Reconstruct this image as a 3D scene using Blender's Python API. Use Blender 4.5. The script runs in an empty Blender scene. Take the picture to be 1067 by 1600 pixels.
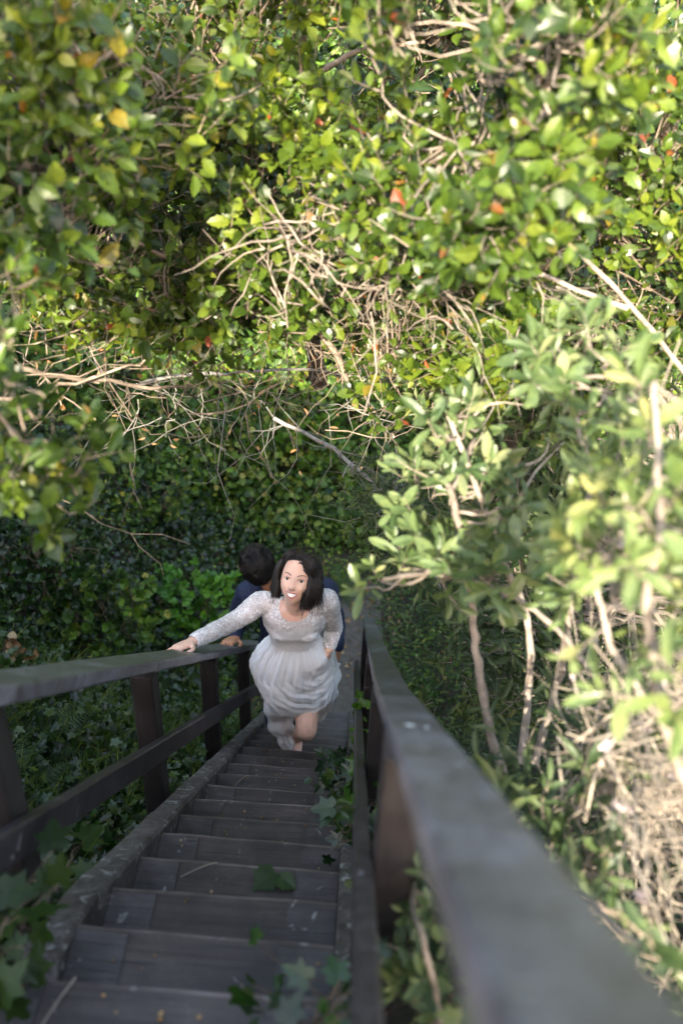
import bpy, math, random
import numpy as np
from mathutils import Vector, Matrix, noise
rng = np.random.default_rng(11)
random.seed(5)
SC = bpy.context.scene
C = SC.collection
rad = math.radians

# ------------------------------------------------------------------ camera
CAM = np.array([0.0, 0.0, 7.0])
FPX = 35 / 36 * 1600
def cam_axes(pitch, yaw, roll):
    p, y, r = rad(pitch), rad(yaw), rad(roll)
    fw = np.array([-math.sin(y)*math.cos(p), math.cos(y)*math.cos(p), -math.sin(p)])
    rt = np.array([math.cos(y), math.sin(y), 0.0]); up = np.cross(rt, fw)
    return rt*math.cos(r)+up*math.sin(r), -rt*math.sin(r)+up*math.cos(r), fw
CR, CU, CF = cam_axes(37.2, 1.5, 2.9)
cd = bpy.data.cameras.new('camera')
cam = bpy.data.objects.new('camera', cd); C.objects.link(cam)
M = Matrix.Identity(4)
for i in range(3):
    M[i][0], M[i][1], M[i][2], M[i][3] = CR[i], CU[i], -CF[i], CAM[i]
cam.matrix_world = M
cd.sensor_fit = 'VERTICAL'; cd.sensor_height = 36; cd.lens = 35
cd.clip_start = 0.02; cd.clip_end = 500
cd.dof.use_dof = True; cd.dof.focus_distance = 4.5; cd.dof.aperture_fstop = 2.0; cd.dof.aperture_blades = 9
SC.camera = cam

# ------------------------------------------------------------------ world and sun
SUN_EL, SUN_AZ = 27.0, 8.0          # sun behind the photographer, a little to the left
w = bpy.data.worlds.new('World'); SC.world = w; w.use_nodes = True
nt = w.node_tree
sky = nt.nodes.new('ShaderNodeTexSky'); sky.sky_type = 'NISHITA'; sky.sun_disc = False
sky.sun_elevation = rad(SUN_EL); sky.sun_rotation = rad(180+SUN_AZ)
nt.nodes['Background'].inputs['Strength'].default_value = 0.15
wb = nt.nodes.new('ShaderNodeMix'); wb.data_type = 'RGBA'; wb.blend_type = 'MULTIPLY'; wb.inputs[0].default_value = 1.0
wb.inputs[7].default_value = (1.22, 1.0, 0.79, 1)       # the photograph's white balance
nt.links.new(sky.outputs[0], wb.inputs[6]); nt.links.new(wb.outputs[2], nt.nodes['Background'].inputs['Color'])
sl = bpy.data.lights.new('sun', 'SUN'); sl.energy = 2.4; sl.angle = rad(0.6); sl.color = (1.0, 0.90, 0.72)
so = bpy.data.objects.new('sun', sl); C.objects.link(so)
tosun = Vector((-math.sin(rad(SUN_AZ))*math.cos(rad(SUN_EL)), -math.cos(rad(SUN_AZ))*math.cos(rad(SUN_EL)), math.sin(rad(SUN_EL))))
so.rotation_euler = tosun.to_track_quat('Z', 'Y').to_euler()
so.location = (-4, -10, 14)
vs = SC.view_settings
vs.view_transform = 'Standard'; vs.look = 'None'; vs.exposure = 3.3; vs.gamma = 1.0
SC.render.engine = 'CYCLES'
cy = SC.cycles
cy.use_denoising = True; cy.max_bounces = 6; cy.diffuse_bounces = 3; cy.glossy_bounces = 2
cy.transmission_bounces = 3; cy.transparent_max_bounces = 8; cy.caustics_reflective = False; cy.caustics_refractive = False

# ------------------------------------------------------------------ frames
SL = rad(43.7)
SD = np.array([0, math.cos(SL), -math.sin(SL)]); SN = np.array([0, -math.sin(SL), -math.cos(SL)]); SX = np.array([1.0, 0, 0])
def S(t, l, p):                      # along the stair slope, sideways, below the camera square to the slope
    return CAM + t*SD + l*SX + p*SN
def ray(x, y):
    v = CF*FPX + CR*(x-533.5) - CU*(y-800.0)
    return v/np.linalg.norm(v)
def at(x, y, d):                     # the point d metres from the viewer in the direction of a photo point
    return CAM + ray(x, y)*d
def nrm(v):
    return v/np.maximum(np.linalg.norm(v, axis=-1, keepdims=True), 1e-9)
def snoise(p, f=1.0, seed=0.0):      # cheap smooth 3-D noise on arrays, about -1..1
    q = p*f+seed
    a = np.sin(q[..., 0]*1.7+np.sin(q[..., 1]*1.3+seed)*1.5)+np.sin(q[..., 1]*2.1+np.sin(q[..., 2]*1.9)*1.3+1.0)
    b = np.sin(q[..., 2]*1.9+np.sin(q[..., 0]*2.3)*1.2+2.0)+0.5*np.sin(q[..., 0]*4.1+q[..., 1]*3.7+q[..., 2]*4.3)
    return (a+b)/3.2

# ------------------------------------------------------------------ mesh helpers
class Geo:
    def __init__(s): s.v = []; s.f = []; s.n = 0; s.mi = []
    def add(s, verts, faces, mi=0):
        verts = np.asarray(verts, float).reshape(-1, 3)
        faces = np.asarray(faces, int)
        s.v.append(verts); s.f.append(faces+s.n); s.mi.append(np.full(len(faces), mi)); s.n += len(verts)
    def inst(s, tv, tf, X, Y, Z, loc, scl, mi=0):
        N = len(loc)
        if N == 0: return
        scl = np.asarray(scl, float)
        if scl.ndim == 1: scl = np.repeat(scl[:, None], 3, 1)
        t = tv[None]*scl[:, None, :]
        V = t[..., 0:1]*X[:, None]+t[..., 1:2]*Y[:, None]+t[..., 2:3]*Z[:, None]+loc[:, None]
        off = (np.arange(N)*len(tv))[:, None, None]
        s.add(V.reshape(-1, 3), (tf[None]+off).reshape(-1, tf.shape[1]), mi)
    def tubes(s, P, R, sides=4, mi=0):           # P (N,k,3), R (N,k)
        P = np.asarray(P, float); R = np.asarray(R, float)
        if P.ndim == 2: P = P[None]; R = R[None]
        N, k, _ = P.shape
        if N == 0: return
        T = nrm(np.gradient(P, axis=1))
        d0 = nrm(P[:, -1]-P[:, 0])
        ref = np.where(np.abs(d0[:, 2:3]) > 0.8, np.array([[1.0, 0.13, 0]]), np.array([[0.1, 0.05, 1.0]]))
        U = nrm(np.cross(T, ref[:, None])); W = np.cross(T, U)
        a = np.arange(sides)*2*math.pi/sides
        V = P[:, :, None]+R[:, :, None, None]*(U[:, :, None]*np.cos(a)[None, None, :, None]+W[:, :, None]*np.sin(a)[None, None, :, None])
        f = []
        for i in range(k-1):
            for j in range(sides):
                j2 = (j+1) % sides
                f.append((i*sides+j, i*sides+j2, (i+1)*sides+j2, (i+1)*sides+j))
        f.append(tuple([0, sides-1, sides-2, 1]) if sides == 4 else (0, 2, 1, 1))
        f = np.array([q for q in f if len(set(q)) == 4])
        off = (np.arange(N)*k*sides)[:, None, None]
        s.add(V.reshape(-1, 3), (f[None]+off).reshape(-1, 4), mi)
    def mesh(s, name, mats, smooth=False):
        V = np.concatenate(s.v) if s.v else np.zeros((0, 3))
        me = bpy.data.meshes.new(name)
        me.vertices.add(len(V)); me.vertices.foreach_set('co', V.ravel())
        tot = np.concatenate([np.full(len(f), f.shape[1]) for f in s.f])
        loops = np.concatenate([f.ravel() for f in s.f])
        me.loops.add(len(loops)); me.loops.foreach_set('vertex_index', loops)
        me.polygons.add(len(tot))
        st = np.concatenate([[0], np.cumsum(tot)[:-1]])
        me.polygons.foreach_set('loop_start', st); me.polygons.foreach_set('loop_total', tot)
        me.polygons.foreach_set('material_index', np.concatenate(s.mi))
        me.polygons.foreach_set('use_smooth', np.full(len(tot), smooth))
        for m in (mats if isinstance(mats, (list, tuple)) else [mats]): me.materials.append(m)
        me.update(calc_edges=True); me.validate()
        return me
    def obj(s, name, mats, parent=None, smooth=False):
        return link(name, s.mesh(name, mats, smooth), parent)
def link(name, data, parent=None):
    o = bpy.data.objects.new(name, data); C.objects.link(o)
    if parent is not None:
        o.parent = parent
        o.matrix_parent_inverse = parent.matrix_basis.inverted()
    return o
def tag(o, label=None, cat=None, group=None, kind=None):
    for k, v in (('label', label), ('category', cat), ('group', group), ('kind', kind)):
        if v: o[k] = v
    return o
def thing(name, label, cat, loc=(0, 0, 0), group=None, kind=None):
    o = bpy.data.objects.new(name, None); C.objects.link(o); o.location = tuple(loc); o.empty_display_size = 0.1
    return tag(o, label, cat, group, kind)
def copy_tree(o, parent=None):
    c = o.copy(); C.objects.link(c)
    if parent is not None: c.parent = parent
    for ch in list(o.children): copy_tree(ch, c)
    return c
def prism(geo, a, b, up, side, wid, hgt, mi=0, bev=0.0):
    """beam from a to b; 'side' and 'up' unit vectors, wid along side, hgt along up, centred"""
    a, b = np.array(a), np.array(b)
    side, up = np.array(side, float), np.array(up, float)
    e = bev
    pts = [(-wid/2+e, -hgt/2), (wid/2-e, -hgt/2), (wid/2, -hgt/2+e), (wid/2, hgt/2-e), (wid/2-e, hgt/2), (-wid/2+e, hgt/2), (-wid/2, hgt/2-e), (-wid/2, -hgt/2+e)]
    V = [a+x*side+y*up for x, y in pts]+[b+x*side+y*up for x, y in pts]
    F = [(i, (i+1) % 8, 8+(i+1) % 8, 8+i) for i in range(8)]
    geo.add(V, F, mi)
    geo.add(V, [tuple(range(7, -1, -1)), tuple(range(8, 16))], mi)

# ------------------------------------------------------------------ materials
def new_mat(name):
    m = bpy.data.materials.new(name); m.use_nodes = True
    return m, m.node_tree, m.node_tree.nodes['Principled BSDF'], m.node_tree.nodes['Material Output']
def N_(t, typ, **kw):
    n = t.nodes.new(typ)
    for k, v in kw.items():
        if k in n.inputs: n.inputs[k].default_value = v
        else: setattr(n, k, v)
    return n
def ramp(t, stops, interp='LINEAR'):
    r = t.nodes.new('ShaderNodeValToRGB'); r.color_ramp.interpolation = interp
    e = r.color_ramp.elements
    while len(e) < len(stops): e.new(0.5)
    for q, (p, c) in zip(e, stops): q.position = p; q.color = (*c, 1)
    return r
def mixc(t, fac, a, b, mode='MIX'):
    m = t.nodes.new('ShaderNodeMix'); m.data_type = 'RGBA'; m.blend_type = mode
    for s_, val in ((0, fac), (6, a), (7, b)):
        if hasattr(val, 'default_value') or isinstance(val, bpy.types.NodeSocket): t.links.new(val, m.inputs[s_])
        elif s_ == 0: m.inputs[0].default_value = val
        else: m.inputs[s_].default_value = (*val, 1)
    return m.outputs[2]
def leaf_mat(name, stops, rough=0.42, trans=0.35, clump=1.3, spec=0.4, tcol=(1.25, 1.35, 0.5)):
    m, t, b, out = new_mat(name)
    geo = N_(t, 'ShaderNodeNewGeometry')
    r = ramp(t, stops)
    t.links.new(geo.outputs['Random Per Island'], r.inputs[0])
    nz = N_(t, 'ShaderNodeTexNoise', Scale=clump, Detail=3.0)
    t.links.new(geo.outputs['Position'], nz.inputs['Vector'])
    cr = ramp(t, [(0.3, (0.42, 0.5, 0.5)), (0.5, (0.75, 0.76, 0.75)), (0.7, (1.05, 0.95, 0.62))])
    t.links.new(nz.outputs[0], cr.inputs[0])
    col = mixc(t, 1.0, r.outputs[0], cr.outputs[0], 'MULTIPLY')
    n2 = N_(t, 'ShaderNodeTexNoise', Scale=55.0, Detail=4.0, Roughness=0.7); t.links.new(geo.outputs['Position'], n2.inputs['Vector'])
    r2 = ramp(t, [(0.35, (0.72, 0.76, 0.8)), (0.6, (1.1, 1.08, 1.0)), (0.74, (1.25, 0.95, 0.6))]); t.links.new(n2.outputs[0], r2.inputs[0])
    col = mixc(t, 1.0, col, r2.outputs[0], 'MULTIPLY')
    t.links.new(col, b.inputs['Base Color'])
    b.inputs['Roughness'].default_value = rough; b.inputs['Specular IOR Level'].default_value = spec
    tr = N_(t, 'ShaderNodeBsdfTranslucent')
    t.links.new(mixc(t, 1.0, col, tcol, 'MULTIPLY'), tr.inputs[0])
    mx = N_(t, 'ShaderNodeMixShader'); mx.inputs[0].default_value = trans
    t.links.new(b.outputs[0], mx.inputs[1]); t.links.new(tr.outputs[0], mx.inputs[2])
    t.links.new(mx.outputs[0], out.inputs[0])
    return m
def bark_mat(name, c1, c2, scale=14):
    m, t, b, out = new_mat(name)
    tc = N_(t, 'ShaderNodeNewGeometry')
    nz = N_(t, 'ShaderNodeTexNoise', Scale=scale, Detail=6.0, Roughness=0.65)
    t.links.new(tc.outputs['Position'], nz.inputs['Vector'])
    r = ramp(t, [(0.32, c1), (0.68, c2)]); t.links.new(nz.outputs[0], r.inputs[0])
    rr = ramp(t, [(0.0, (0.6, 0.6, 0.6)), (1.0, (1.2, 1.2, 1.2))]); t.links.new(tc.outputs['Random Per Island'], rr.inputs[0])
    t.links.new(mixc(t, 1.0, r.outputs[0], rr.outputs[0], 'MULTIPLY'), b.inputs['Base Color'])
    b.inputs['Roughness'].default_value = 0.85
    bp = N_(t, 'ShaderNodeBump', Strength=0.5, Distance=0.004); n2 = N_(t, 'ShaderNodeTexNoise', Scale=scale*5, Detail=4.0)
    t.links.new(tc.outputs['Position'], n2.inputs['Vector'])
    t.links.new(n2.outputs[0], bp.inputs['Height']); t.links.new(bp.outputs[0], b.inputs['Normal'])
    return m
def wood_mat(name, dark, light, axis='Y', rough=0.55, lichen=0.0, spec=0.5, grain=1.0, edge=(0.2, 0.19, 0.19)):
    """weathered timber: grain runs along the object's long axis (slope direction or X)"""
    m, t, b, out = new_mat(name)
    g = N_(t, 'ShaderNodeNewGeometry')
    mp = N_(t, 'ShaderNodeMapping')
    t.links.new(g.outputs['Position'], mp.inputs['Vector'])
    if axis == 'X': mp.inputs['Scale'].default_value = (1.2, 26, 26)
    elif axis == 'Z': mp.inputs['Scale'].default_value = (26, 26, 1.4)
    else:
        mp.vector_type = 'POINT'; mp.inputs['Rotation'].default_value = (SL, 0, 0); mp.inputs['Scale'].default_value = (26, 1.2, 26)
    nz = N_(t, 'ShaderNodeTexNoise', Scale=1.6*grain, Detail=7.0, Roughness=0.65, Distortion=0.6)
    t.links.new(mp.outputs[0], nz.inputs['Vector'])
    r = ramp(t, [(0.3, dark), (0.72, light)]); t.links.new(nz.outputs[0], r.inputs[0])
    n2 = N_(t, 'ShaderNodeTexNoise', Scale=5.0, Detail=6.0, Roughness=0.7)
    t.links.new(g.outputs['Position'], n2.inputs['Vector'])
    r2 = ramp(t, [(0.32, (0.42, 0.40, 0.39)), (0.55, (1.0, 1.0, 1.0)), (0.75, (1.75, 1.75, 1.8))]); t.links.new(n2.outputs[0], r2.inputs[0])
    col = mixc(t, 1.0, r.outputs[0], r2.outputs[0], 'MULTIPLY')
    # worn edges
    r4 = ramp(t, [(0.51, (0, 0, 0)), (0.56, (1, 1, 1))]); t.links.new(g.outputs['Pointiness'], r4.inputs[0])
    # bird droppings and lichen specks
    n3 = N_(t, 'ShaderNodeTexNoise', Scale=19.0, Detail=3.0, Distortion=1.4)
    t.links.new(g.outputs['Position'], n3.inputs['Vector'])
    lo = 0.70-lichen*0.14
    r3 = ramp(t, [(lo, (0, 0, 0)), (lo+0.05, (1, 1, 1))]); t.links.new(n3.outputs[0], r3.inputs[0])
    col = mixc(t, r3.outputs[0], col, edge)
    mp2 = N_(t, 'ShaderNodeMapping'); t.links.new(mp.outputs[0], mp2.inputs['Vector']); mp2.inputs['Scale'].default_value = (3.2, 2.0, 3.2) if axis == 'Y' else ((2.0, 3.2, 3.2) if axis == 'X' else (3.2, 3.2, 2.0))
    n5 = N_(t, 'ShaderNodeTexNoise', Scale=2.2, Detail=2.0, Distortion=0.3); t.links.new(mp2.outputs[0], n5.inputs['Vector'])
    r5 = ramp(t, [(0.30, (0.22, 0.2, 0.2)), (0.38, (1, 1, 1))]); t.links.new(n5.outputs[0], r5.inputs[0])
    col = mixc(t, 1.0, col, r5.outputs[0], 'MULTIPLY')
    t.links.new(col, b.inputs['Base Color'])
    b.inputs['Roughness'].default_value = rough; b.inputs['Specular IOR Level'].default_value = spec
    bp = N_(t, 'ShaderNodeBump', Strength=0.8, Distance=0.003)
    t.links.new(nz.outputs[0], bp.inputs['Height']); t.links.new(bp.outputs[0], b.inputs['Normal'])
    return m
def plain(name, col, rough=0.6, spec=0.5, sss=0.0, noise_amt=0.0, nscale=40, sheen=0.0):
    m, t, b, out = new_mat(name)
    b.inputs['Base Color'].default_value = (*col, 1); b.inputs['Roughness'].default_value = rough
    b.inputs['Specular IOR Level'].default_value = spec
    if sss: b.inputs['Subsurface Weight'].default_value = sss; b.inputs['Subsurface Radius'].default_value = (1, .35, .2); b.inputs['Subsurface Scale'].default_value = 0.008
    if sheen: b.inputs['Sheen Weight'].default_value = sheen
    if noise_amt:
        nz = N_(t, 'ShaderNodeTexNoise', Scale=nscale, Detail=4.0)
        tc = N_(t, 'ShaderNodeTexCoord'); t.links.new(tc.outputs['Object'], nz.inputs['Vector'])
        k = noise_amt
        r = ramp(t, [(0.3, tuple(c*(1-k) for c in col)), (0.7, tuple(min(1, c*(1+k)) for c in col))])
        t.links.new(nz.outputs[0], r.inputs[0]); t.links.new(r.outputs[0], b.inputs['Base Color'])
    return m

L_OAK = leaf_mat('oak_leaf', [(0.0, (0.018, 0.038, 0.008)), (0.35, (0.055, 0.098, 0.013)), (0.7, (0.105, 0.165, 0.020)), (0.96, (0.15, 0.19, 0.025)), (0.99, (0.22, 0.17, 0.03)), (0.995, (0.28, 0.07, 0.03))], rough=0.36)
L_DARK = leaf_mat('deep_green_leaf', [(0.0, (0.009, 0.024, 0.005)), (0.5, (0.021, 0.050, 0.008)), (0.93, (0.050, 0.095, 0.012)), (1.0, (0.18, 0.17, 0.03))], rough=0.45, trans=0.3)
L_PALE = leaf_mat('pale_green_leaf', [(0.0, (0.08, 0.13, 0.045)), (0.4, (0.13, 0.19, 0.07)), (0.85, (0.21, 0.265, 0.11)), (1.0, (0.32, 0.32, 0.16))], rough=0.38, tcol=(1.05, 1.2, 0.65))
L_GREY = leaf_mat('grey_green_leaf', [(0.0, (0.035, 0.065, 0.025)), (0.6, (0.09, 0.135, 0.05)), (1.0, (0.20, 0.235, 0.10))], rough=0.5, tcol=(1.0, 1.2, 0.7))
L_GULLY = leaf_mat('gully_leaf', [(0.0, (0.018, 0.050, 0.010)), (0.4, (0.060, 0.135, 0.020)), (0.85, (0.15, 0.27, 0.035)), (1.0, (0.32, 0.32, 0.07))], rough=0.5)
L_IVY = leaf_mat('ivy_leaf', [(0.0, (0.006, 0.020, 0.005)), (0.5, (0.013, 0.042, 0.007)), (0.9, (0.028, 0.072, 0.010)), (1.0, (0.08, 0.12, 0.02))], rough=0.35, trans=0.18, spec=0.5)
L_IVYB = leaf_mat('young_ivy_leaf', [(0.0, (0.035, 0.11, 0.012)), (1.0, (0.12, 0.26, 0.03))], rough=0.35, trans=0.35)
L_FERN = leaf_mat('fern_leaf', [(0.0, (0.018, 0.055, 0.008)), (1.0, (0.06, 0.13, 0.014))], rough=0.5, trans=0.35)
L_GRASS = leaf_mat('grass_blade', [(0.0, (0.05, 0.12, 0.02)), (0.6, (0.12, 0.2, 0.03)), (1.0, (0.3, 0.3, 0.08))], rough=0.6)
L_DEAD = leaf_mat('dead_leaf', [(0.0, (0.16, 0.08, 0.035)), (0.5, (0.32, 0.18, 0.08)), (1.0, (0.5, 0.34, 0.2))], rough=0.75, trans=0.15, tcol=(1, .8, .5))
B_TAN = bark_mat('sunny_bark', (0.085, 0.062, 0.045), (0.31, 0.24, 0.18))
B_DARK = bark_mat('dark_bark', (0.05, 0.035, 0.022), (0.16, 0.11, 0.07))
B_PALE = bark_mat('pale_bark', (0.14, 0.11, 0.085), (0.34, 0.285, 0.235), 22)
B_GREY = bark_mat('grey_bark', (0.13, 0.12, 0.10), (0.32, 0.30, 0.27), 18)
B_STRAW = bark_mat('straw_stalk', (0.13, 0.105, 0.08), (0.37, 0.315, 0.25), 9)
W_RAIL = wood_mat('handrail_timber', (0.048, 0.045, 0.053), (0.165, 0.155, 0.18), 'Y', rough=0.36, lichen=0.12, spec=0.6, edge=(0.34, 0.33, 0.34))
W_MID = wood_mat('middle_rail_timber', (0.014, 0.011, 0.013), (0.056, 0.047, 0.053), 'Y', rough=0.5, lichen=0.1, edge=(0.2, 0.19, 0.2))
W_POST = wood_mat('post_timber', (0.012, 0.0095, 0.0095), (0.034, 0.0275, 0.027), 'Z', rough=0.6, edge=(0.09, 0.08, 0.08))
W_STR = wood_mat('stringer_timber', (0.035, 0.030, 0.029), (0.12, 0.105, 0.10), 'Y', rough=0.7, lichen=0.75, edge=(0.24, 0.24, 0.235))
W_TRD = wood_mat('tread_timber', (0.024, 0.018, 0.0155), (0.060, 0.047, 0.041), 'X', rough=0.55, lichen=0.12, edge=(0.15, 0.13, 0.12))
W_TRE = wood_mat('tread_end_timber', (0.026, 0.022, 0.021), (0.066, 0.057, 0.056), 'X', rough=0.55, lichen=0.3, edge=(0.2, 0.19, 0.18))

W_EDGE = wood_mat('worn_nosing_timber', (0.06, 0.05, 0.048), (0.16, 0.135, 0.13), 'X', rough=0.6, lichen=0.3)
# ------------------------------------------------------------------ the ground
def sm(x, a, b):
    u = np.clip((x-a)/(b-a), 0, 1); return u*u*(3-2*u)
Y_END = 5.95; Z_LOW = 7-6.66
def ground_z(x, y):
    x = np.asarray(x, float); y = np.asarray(y, float)
    zp = 7-(0.9556*y+0.975)-0.42                       # under the stairs
    z = np.where(y < 0.0, 7-0.975-0.42, np.maximum(zp, Z_LOW-0.02))
    far = 8.6+0.25*np.sin(x*0.9)
    z = z+np.where(y > far, (y-far)*1.25, 0)
    lb = np.maximum(0, -x-1.25); rb = np.maximum(0, x-0.75)
    z = z+lb*0.75*sm(y, 0.0, 2.0)+rb*0.55*sm(y, -0.5, 1.0)
    # unseen bank behind the photographer, shaped to shade the stairs; open to the right of them
    bank = sm(-y, 1.2, 3.4)*(1-sm(x, -0.40, 0.0))*2.5
    z = z-0.55*sm(x, 0.25, 0.6)*sm(-y, -0.6, 0.2)
    z = z+bank
    wob = 0.10*np.sin(x*2.1+y*1.3)*np.sin(y*1.9-x*0.7)+0.05*np.sin(x*5.3)*np.sin(y*4.7)
    out = 1-(1-sm(np.abs(x+0.3), 0.6, 1.2))*(1-sm(y, 7.4, 8.2))
    return z+wob*out
def build_ground():
    xs = np.concatenate([np.linspace(-60, -7, 12), np.linspace(-6.5, 7.5, 141), np.linspace(8, 60, 12)])
    ys = np.concatenate([np.linspace(-60, -6.5, 12), np.linspace(-6, 14, 201), np.linspace(15, 70, 12)])
    Xg, Yg = np.meshgrid(xs, ys)
    Z = ground_z(np.clip(Xg, -9, 9), np.clip(Yg, -10, 22))
    V = np.stack([Xg, Yg, Z], -1).reshape(-1, 3)
    nx = len(xs)
    i, j = np.meshgrid(np.arange(nx-1), np.arange(len(ys)-1))
    a = (j*nx+i).ravel()
    g = Geo(); g.add(V, np.stack([a, a+1, a+nx+1, a+nx], 1))
    m, t, b, out = new_mat('leafy_soil')
    ge = N_(t, 'ShaderNodeNewGeometry')
    nz = N_(t, 'ShaderNodeTexNoise', Scale=9.0, Detail=8.0, Roughness=0.7); t.links.new(ge.outputs['Position'], nz.inputs['Vector'])
    r = ramp(t, [(0.3, (0.012, 0.010, 0.006)), (0.5, (0.035, 0.026, 0.015)), (0.62, (0.03, 0.04, 0.014)), (0.8, (0.09, 0.065, 0.035))])
    t.links.new(nz.outputs[0], r.inputs[0]); t.links.new(r.outputs[0], b.inputs['Base Color'])
    b.inputs['Roughness'].default_value = 0.95
    bp = N_(t, 'ShaderNodeBump', Strength=0.9, Distance=0.03); t.links.new(nz.outputs[0], bp.inputs['Height']); t.links.new(bp.outputs[0], b.inputs['Normal'])
    tag(g.obj('ground', m, smooth=True), kind='structure')
    # dirt path from the foot of the stairs
    g = Geo(); K = 30
    ys = np.linspace(5.7, 7.7, K); cols = 9
    V = []
    for k, y in enumerate(ys):
        cx = -0.22+0.12*(y-5.7)+0.07*math.sin(y*2); wd = (0.40+0.05*math.sin(y*5))*(1-0.5*(y-5.7)/2)
        for c_ in range(cols):
            x = cx+(c_/(cols-1)*2-1)*wd
            V.append((x, y, float(ground_z(x, y))+0.012))
    F = [(k*cols+c_, k*cols+c_+1, (k+1)*cols+c_+1, (k+1)*cols+c_) for k in range(K-1) for c_ in range(cols-1)]
    g.add(V, F)
    m, t, b, out = new_mat('packed_dirt')
    ge = N_(t, 'ShaderNodeNewGeometry'); nz = N_(t, 'ShaderNodeTexNoise', Scale=22.0, Detail=8.0, Roughness=0.75); t.links.new(ge.outputs['Position'], nz.inputs['Vector'])
    r = ramp(t, [(0.3, (0.035, 0.03, 0.024)), (0.7, (0.095, 0.085, 0.07))]); t.links.new(nz.outputs[0], r.inputs[0]); t.links.new(r.outputs[0], b.inputs['Base Color'])
    b.inputs['Roughness'].default_value = 0.95
    bp = N_(t, 'ShaderNodeBump', Strength=0.8, Distance=0.01); t.links.new(nz.outputs[0], bp.inputs['Height']); t.links.new(bp.outputs[0], b.inputs['Normal'])
    tag(g.obj('path', m, smooth=True), kind='structure')
build_ground()

# ------------------------------------------------------------------ staircase
P_N = 0.705; T0 = 1.99; DT = 0.335
L_IN, L_OUT = -0.58, -0.665
def tread_pos(k):                    # centre of the far (nosing) edge of tread k
    return S(T0+k*DT, 0, P_N)
K0, K1 = -4, 19
def build_stairs():
    st = thing('staircase', 'steep weathered wooden staircase with dark closed treads running down between the railings', 'stairs', S(T0+K1*DT, -0.3, P_N))
    run, rise = DT*math.cos(SL), DT*math.sin(SL)
    r_ = random.Random(3)
    for k in range(K0, K1+1):
        c = tread_pos(k)
        g = Geo(); sk = r_.uniform(-0.008, 0.006)     # treads sit slightly out of square
        x0, x1 = (L_IN+0.002 if k > 0 else -0.66+0.01*k), 0.003
        nx = 9; pr = [(-run-0.03, -0.034), (-run-0.03, 0.0), (-run*0.5, 0.0015), (-0.012, 0.0), (-0.003, -0.004), (0.0, -0.012), (0.0, -0.030), (-0.006, -0.036)]
        V = []
        ph = r_.uniform(0, 6)
        for i in range(nx+1):
            u = i/nx; x = x0+(x1-x0)*u
            for (dy, dz) in pr:
                V.append((x, c[1]+dy+sk*(u-0.5)+0.0015*math.sin(x*23+ph), c[2]+dz+0.0025*math.sin(u*3.1+ph)))
        n = len(pr)
        F = [(i*n+j, (i+1)*n+j, (i+1)*n+(j+1) % n, i*n+(j+1) % n) for i in range(nx) for j in range(n)]
        V = np.array(V); F = np.array(F); edge = np.isin(np.arange(len(F)) % n, (3, 4)); g.add(V, F[~edge], 0); g.add(V, F[edge], 1); g.add(V, [tuple(range(n)), tuple(reversed([nx*n+q for q in range(n)]))])
        tr = g.obj('tread', [W_TRD, W_EDGE], st)
        # the short end board let in beside each stringer
        for (xa, xb) in ((x0+0.001, x0+0.115+r_.uniform(-.008, .008)), (x1-0.125, x1-0.002)):
            ge = Geo(); u0, u1 = (xa-x0)/(x1-x0), (xb-x0)/(x1-x0)
            zt = 0.0065
            y0, y1_ = c[1]-run-0.02, c[1]-0.016
            V = []
            for (xx, u) in ((xa, u0), (xb, u1)):
                for (yy, zz) in ((y0, c[2]), (y0, c[2]+zt), (y1_-0.004, c[2]+zt), (y1_, c[2]+zt-0.002), (y1_, c[2])):
                    V.append((xx, yy+sk*(u-0.5), zz+0.0025*math.sin(u*3.1+ph)))
            F = [(j, 5+j, 5+(j+1) % 5, (j+1) % 5) for j in range(5)]
            ge.add(V, F); ge.add(V, [(0, 1, 2, 3, 4), (9, 8, 7, 6, 5)])
            ge.obj('end_board', W_TRE, tr)
        # riser under the back of this tread's nosing
        g = Geo()
        prism(g, (x0, c[1]-0.030, c[2]-0.036-(rise-0.04)/2), (x1, c[1]-0.030+sk, c[2]-0.036-(rise-0.04)/2), (0, 0, 1), (0, 1, 0), 0.022, rise-0.042)
        g.obj('riser', W_TRD, st)
    # stringers: thick planks with an uneven worn top
    for (la, lb, ptop) in ((L_OUT, L_IN, P_N-0.016), (0.004, 0.046, P_N-0.01)):
        g = Geo(); T = np.linspace(T0+(0.18 if la < -0.3 else K0*DT-0.2), T0+K1*DT+0.15, 110); V = []
        for t in T:
            j = 0.004*math.sin(t*9+la*30)+0.003*math.sin(t*23)
            dr = 0.10*max(0, 2.5-t) if la < -.3 else 0
            for (l, p) in ((la, ptop+0.34), (la, ptop+0.008), (la+0.008, ptop+j), (lb-0.010, ptop-j*0.5), (lb, ptop+0.010), (lb, ptop+0.34)):
                V.append(S(t, l+dr*.3, p+dr))
        n = 6
        g.add(V, [(i*n+j, i*n+(j+1) % n, (i+1)*n+(j+1) % n, (i+1)*n+j) for i in range(len(T)-1) for j in range(n)])
        g.add(V, [tuple(reversed(range(n))), tuple((len(T)-1)*n+q for q in range(n))])
        g.obj('stringer', W_STR, st)
build_stairs()

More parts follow.
